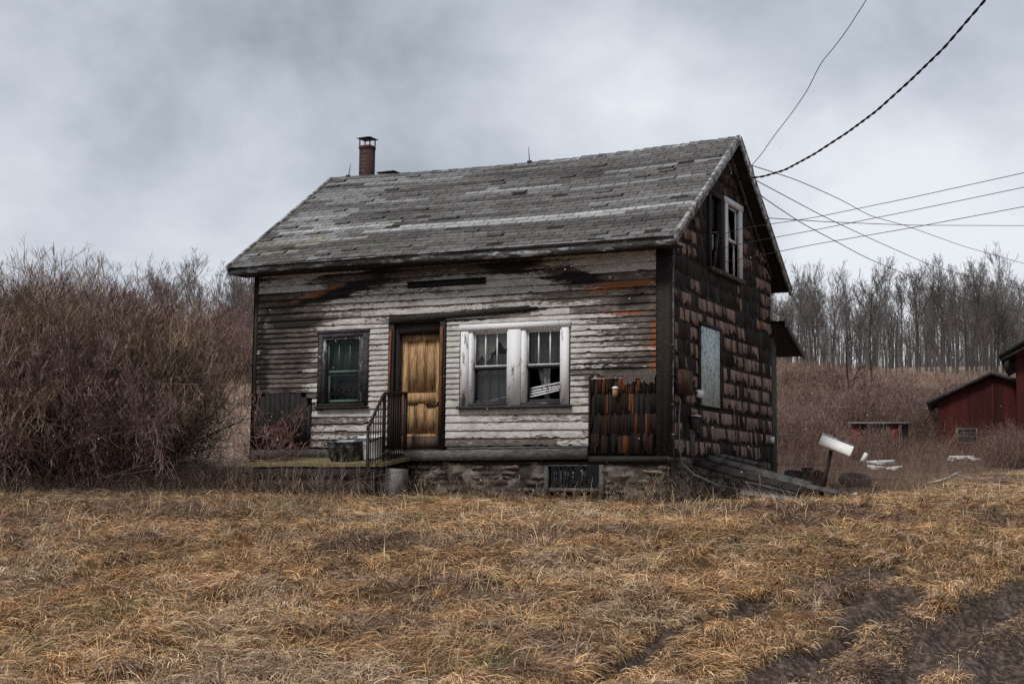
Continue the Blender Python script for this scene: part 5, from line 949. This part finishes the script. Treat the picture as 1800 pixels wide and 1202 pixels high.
wire('straight_wire', 'middle of the three parallel wires rising to the right', [(1240, 444, 22.6), (1300, 429, 22.3), (1430, 405, 21.8), (1600, 371, 21), (1850, 319, 20)], .0055)
wire('straight_wire', 'lowest of the three parallel wires rising to the right', [(1243, 466, 22.6), (1300, 456, 22.3), (1430, 430, 21.8), (1600, 401, 21), (1850, 354, 20)], .0055)
# ================================================================== matted grass
def gb(d, s):
    px = 900+2500*s/d; return 21.9+np.clip(2.4-s, 0, 6.9)*.49*sst(-9, -6.5, s)+np.clip(px-1540, 0, 400)*.055+(fbm(d*.9, s*.9, 3, 33)-.5)*1.6
def blades(name, label, n, dr, sr, lr, wr, layer, seed, dens=None, palette=None, elev=.10, upright=0.0, flow=1.0):
    rg = np.random.default_rng(seed); u = rg.random(n); d = dr[0]+(dr[1]-dr[0])*u**1.25; s = rg.uniform(-1, 1, n)*(d*.40+1.0); s = s if sr is None else rg.uniform(sr[0], sr[1], n)
    x, y = xy(d, s); keep = ((rg.random(n) < (1-.75*sst(.25, .65, mud(x, y)))*(1-.97*sst(.3, .6, rutm(x, y)))) | (seed == 59))
    if dens is not None: keep &= dens(x, y, d, s, rg)
    if seed != 53: keep &= rg.random(n) < (.28+.9*sst(.36, .52, fbm(x*1.7, y*1.7, 4, 29)))
    x, y, d, s = x[keep], y[keep], d[keep], s[keep]; n = len(x); z = gz(x, y)
    fl = fbm(x*.55, y*.55, 3, 21)*2*np.pi*2.2; cl = fbm(x*3.2, y*3.2, 2, 22); a = fl*flow+(cl-.5)*5.0+rg.normal(0, .55, n); a += np.pi*(rg.random(n) < .12)
    L = rg.uniform(lr[0], lr[1], n)*(.6+.8*fbm(x*1.1, y*1.1, 2, 23)); el = np.clip(rg.normal(elev, .16, n)+upright*rg.random(n)**3, .0, 1.4); L = L*(1-.62*np.clip(mud(x, y)*1.6, 0, 1)); z0 = z+layer*rg.random(n)*(.35+1.3*fbm(x*1.9, y*1.9, 3, 24))*(1-.6*sst(17, 21, d))
    w_ = rg.uniform(wr[0], wr[1], n); k = 4; dirh = np.stack([np.cos(a), np.sin(a)], -1); cur = np.stack([x, y, z0], -1); pts = [cur]; e_ = el+.25; b_ = rg.normal(0, .14, n)
    for q in range(k-1):
        aa = a+b_*q/2; st_ = L/(k-1); cur = cur+np.stack([np.cos(aa)*np.cos(e_)*st_, np.sin(aa)*np.cos(e_)*st_, np.sin(e_)*st_], -1); pts.append(cur); e_ = e_-(.25+.35*rg.random(n))*(1-upright*.5)
    Pn = np.stack(pts, 1); gzv = gz(Pn[:, -1, 0], Pn[:, -1, 1], True); lowm = np.maximum(0, gzv+.004-Pn[:, -1, 2]); Pn[:, :, 2] += lowm[:, None]*np.linspace(0, 1, k)[None]
    side = np.stack([-np.sin(a), np.cos(a), rg.normal(0, .5, n)], -1); side /= np.linalg.norm(side, axis=1, keepdims=True); hw = w_[:, None]*np.array([.7, 1, .8, .25])[None]*.5
    V = np.stack([Pn-side[:, None]*hw[..., None], Pn+side[:, None]*hw[..., None]], 2).reshape(-1, 3); id_ = np.arange(n*k*2).reshape(n, k, 2); F = np.stack([id_[:, :-1, 0], id_[:, :-1, 1], id_[:, 1:, 1], id_[:, 1:, 0]], -1).reshape(-1, 4)
    pal = np.array(palette); sel = np.clip(((fbm(x*.6, y*.6, 4, 25)-.5)*2.0+.5+rg.normal(0, .14, n)+.06*(fbm(x*2, y*2, 2, 26)-.5)*4)*len(pal), 0, len(pal)-1).astype(int); C = pal[sel]*rg.uniform(.5, 1.6, (n, 1))*(.78+.75*fbm(x*1.3, y*1.3, 3, 28))[:, None]; dk = rg.random(n) < .24; C[dk] *= .28
    gm = sst(.66, .76, fbm(x*.9, y*.9, 3, 27))*(rg.random(n) < .4); C = C*(1-gm[:, None])+gm[:, None]*np.array((.12, .125, .045))*rg.uniform(.6, 1.3, (n, 1))
    C2 = np.repeat(C, k*2, 0); m_ = MB(); m_.add(V, F, C2); return tag(m_.build(name, 'grass'), label, 'grass', kind='stuff')
PAL = [(.18, .11, .08), (.43, .31, .21), (.34, .19, .115), (.54, .34, .15), (.49, .265, .11), (.62, .44, .24), (.28, .145, .085), (.58, .44, .31), (.42, .31, .17), (.50, .345, .225)]
def fdens(x, y, d, s, rg): return notbuilt(x, y, d, s, rg) & ((d < gb(d, s)) | (rg.random(len(x)) < .12))
blades('matted_grass', 'matted golden brown dead grass covering the foreground', 520000, (10.3, 25.5), None, (.09, .29), (.003, .0065), .09, 51, fdens, PAL)
def tussocks(name, label, nt, nb, seed):
    rg = np.random.default_rng(seed); d = rg.uniform(10.5, 22, nt); s = rg.uniform(-1, 1, nt)*(d*.4); x, y = xy(d, s); k_ = (mud(x, y) < .3) & notbuilt(x, y, d, s, rg) & (d < gb(d, s)); x, y = x[k_], y[k_]; nt = len(x)
    sz = rg.uniform(.6, 1.5, nt); a0 = rg.uniform(0, 6.28, nt); i = np.repeat(np.arange(nt), nb); n = len(i); a = a0[i]+rg.normal(0, 1.0, n); r_ = .05*sz[i]*rg.random(n); L = rg.uniform(.10, .28, n)*sz[i]
    px_, py_ = x[i]+r_*np.cos(a), y[i]+r_*np.sin(a); cur = np.stack([px_, py_, gz(px_, py_)+.01], -1); pts = [cur]; e_ = rg.uniform(.5, 1.25, n); k = 5
    for q in range(k-1): st_ = L/(k-1); cur = cur+np.stack([np.cos(a)*np.cos(e_)*st_, np.sin(a)*np.cos(e_)*st_, np.sin(e_)*st_], -1); pts.append(cur); e_ = e_-rg.uniform(.35, .6, n)
    Pn = np.stack(pts, 1); lowm = np.maximum(0, gz(Pn[:, -1, 0], Pn[:, -1, 1])+.01-Pn[:, -1, 2]); Pn[:, :, 2] += lowm[:, None]*np.linspace(0, 1, k)[None]**2
    c_ = np.array(PAL)[rg.integers(0, len(PAL), nt)][i]*rg.uniform(.55, 1.35, (n, 1)); m_ = MB(); m_.tubes(Pn, np.array([.8, 1, .9, .6, .2])[None]*rg.uniform(.0018, .0036, (n, 1)), 2, c_); return tag(m_.build(name, 'grass'), label, 'grass', kind='stuff')
tussocks('grass_tussocks', 'arching tufts of dead grass scattered over the mat', 620, 90, 57)
blades('leaf_litter', 'short broad dead leaves and chaff between the grass tufts', 60000, (10.3, 23), None, (.03, .08), (.006, .014), .05, 58, fdens, [(.16, .10, .07), (.26, .17, .11), (.10, .065, .05), (.34, .25, .18)])
blades('mud_chaff', 'short muddy straw trodden into the wheel tracks', 150000, (10.3, 17.5), (-.5, 7.5), (.03, .10), (.0035, .008), .02, 59, lambda x, y, d, s, rg: (mud(x, y) > .15) & (rg.random(len(x)) < (1-.93*sst(.3, .6, rutm(x, y)))*sst(.34, .56, fbm(x*2.3, y*2.3, 4, 49))), [(.14, .09, .06), (.24, .16, .10), (.36, .25, .15), (.09, .06, .045)])
f_ = MB(); rg = np.random.default_rng(71); pts = [ground_hit(*q) for q in ((1140, 955), (1085, 1010), (1010, 1005), (1285, 985), (1275, 930), (480, 1070), (762, 1075), (905, 905), (60, 960), (745, 915), (1200, 930), (330, 930), (235, 960), (640, 990))]
p0 = np.array([(q[0], q[1], float(gz(q[0], q[1]))) for q in pts]); n = len(p0); T, TR = grow(p0, np.stack([rg.normal(0, .12, n), rg.normal(0, .1, n), np.ones(n)], -1), rg.uniform(.3, .6, n), np.full(n, .004), 6, .02, .08, rg, .5); f_.tubes(T, TR, 4, (.07, .045, .04)); A, AR = children(T, TR, 5, (.4, 1), (.15, .3), (.4, .9), 3, .6, .05, .1, rg); f_.tubes(A, np.maximum(AR, .002), 3, (.08, .05, .04)); tag(f_.build('weed_stalks', 'twig'), 'thin dark weed stalks standing singly in the grass', 'weeds', kind='stuff')
rg = np.random.default_rng(63); n = 1300; x = rg.uniform(-4.2, 1.6, n); x = np.where(rg.random(n) < .15, rg.normal(-.05, .18, n), x); y = -.12-rg.random(n)**1.6*.9; x = np.where(rg.random(n) < .35, rg.uniform(-8, -4.2, n), x); y = np.where(x < -4.3, y-1.0, y); p0 = np.stack([x, y, gz(x, y)-.02], -1)
T, TR = grow(p0, np.stack([rg.normal(0, .3, n), rg.normal(0, .2, n), np.ones(n)], -1), rg.uniform(.12, .55, n)*(.3+1.3*fbm(x*1.5, y, 3, 9)), np.full(n, .0035), 5, -.03, .14, rg, .5); f_ = MB(); c_ = np.array((.40, .29, .2))*rg.uniform(.35, 1.3, (n, 1)); f_.tubes(T, TR, 2, c_); A, AR = children(T, TR, 4, (.3, 1), (.2, .5), (.3, .9), 3, .7, .0, .15, rg); f_.tubes(A, np.maximum(AR, .002), 2, np.repeat(c_, 4, 0)); tag(f_.build('foundation_weeds', 'twig'), 'sparse dead weeds growing against the stone foundation', 'weeds', kind='stuff')
blades('far_grass', 'flattened tan grass running back on the right', 120000, (20, 42), None, (.15, .40), (.005, .009), .07, 52, lambda x, y, d, s, rg: notbuilt(x, y, d, s, rg) & (d < gb(d, s)), PAL)
blades('standing_grass', 'stray pale grass stems standing up from the mat', 9000, (10.8, 23), None, (.15, .38), (.003, .005), .03, 53, fdens, [(.50, .38, .22), (.42, .30, .17), (.30, .2, .12)], elev=.75, upright=.5)
blades('thicket_grass', 'dull brown grass at the foot of the thicket', 60000, (18.5, 27), (-13, -2.5), (.12, .35), (.004, .007), .06, 54, lambda x, y, d, s, rg: notbuilt(x, y, d, s, rg), [(.16, .11, .07), (.22, .15, .09), (.12, .085, .06), (.28, .2, .12)], elev=.4)
# ================================================================== falling snow specks
rg = np.random.default_rng(61); f_ = MB()
for q in range(150):
    d = rg.uniform(6, 22); c0 = P(rg.uniform(-50, 1850), rg.uniform(250, 1000), d); r_ = rg.uniform(.0035, .0065)*(d/14)**.5
    if c0[2] < base_z(c0[0], c0[1])+.3: continue
    f_.add([c0+np.array(v_)*r_ for v_ in ((1, 0, 0), (-1, 0, 0), (0, 1, 0), (0, -1, 0), (0, 0, 1), (0, 0, -1))], [[0, 2, 4], [2, 1, 4], [1, 3, 4], [3, 0, 4], [2, 0, 5], [1, 2, 5], [3, 1, 5], [0, 3, 5]])
tag(f_.build('snowflakes', 'snow'), 'sparse small snowflakes falling in front of the house', 'snow', kind='stuff')
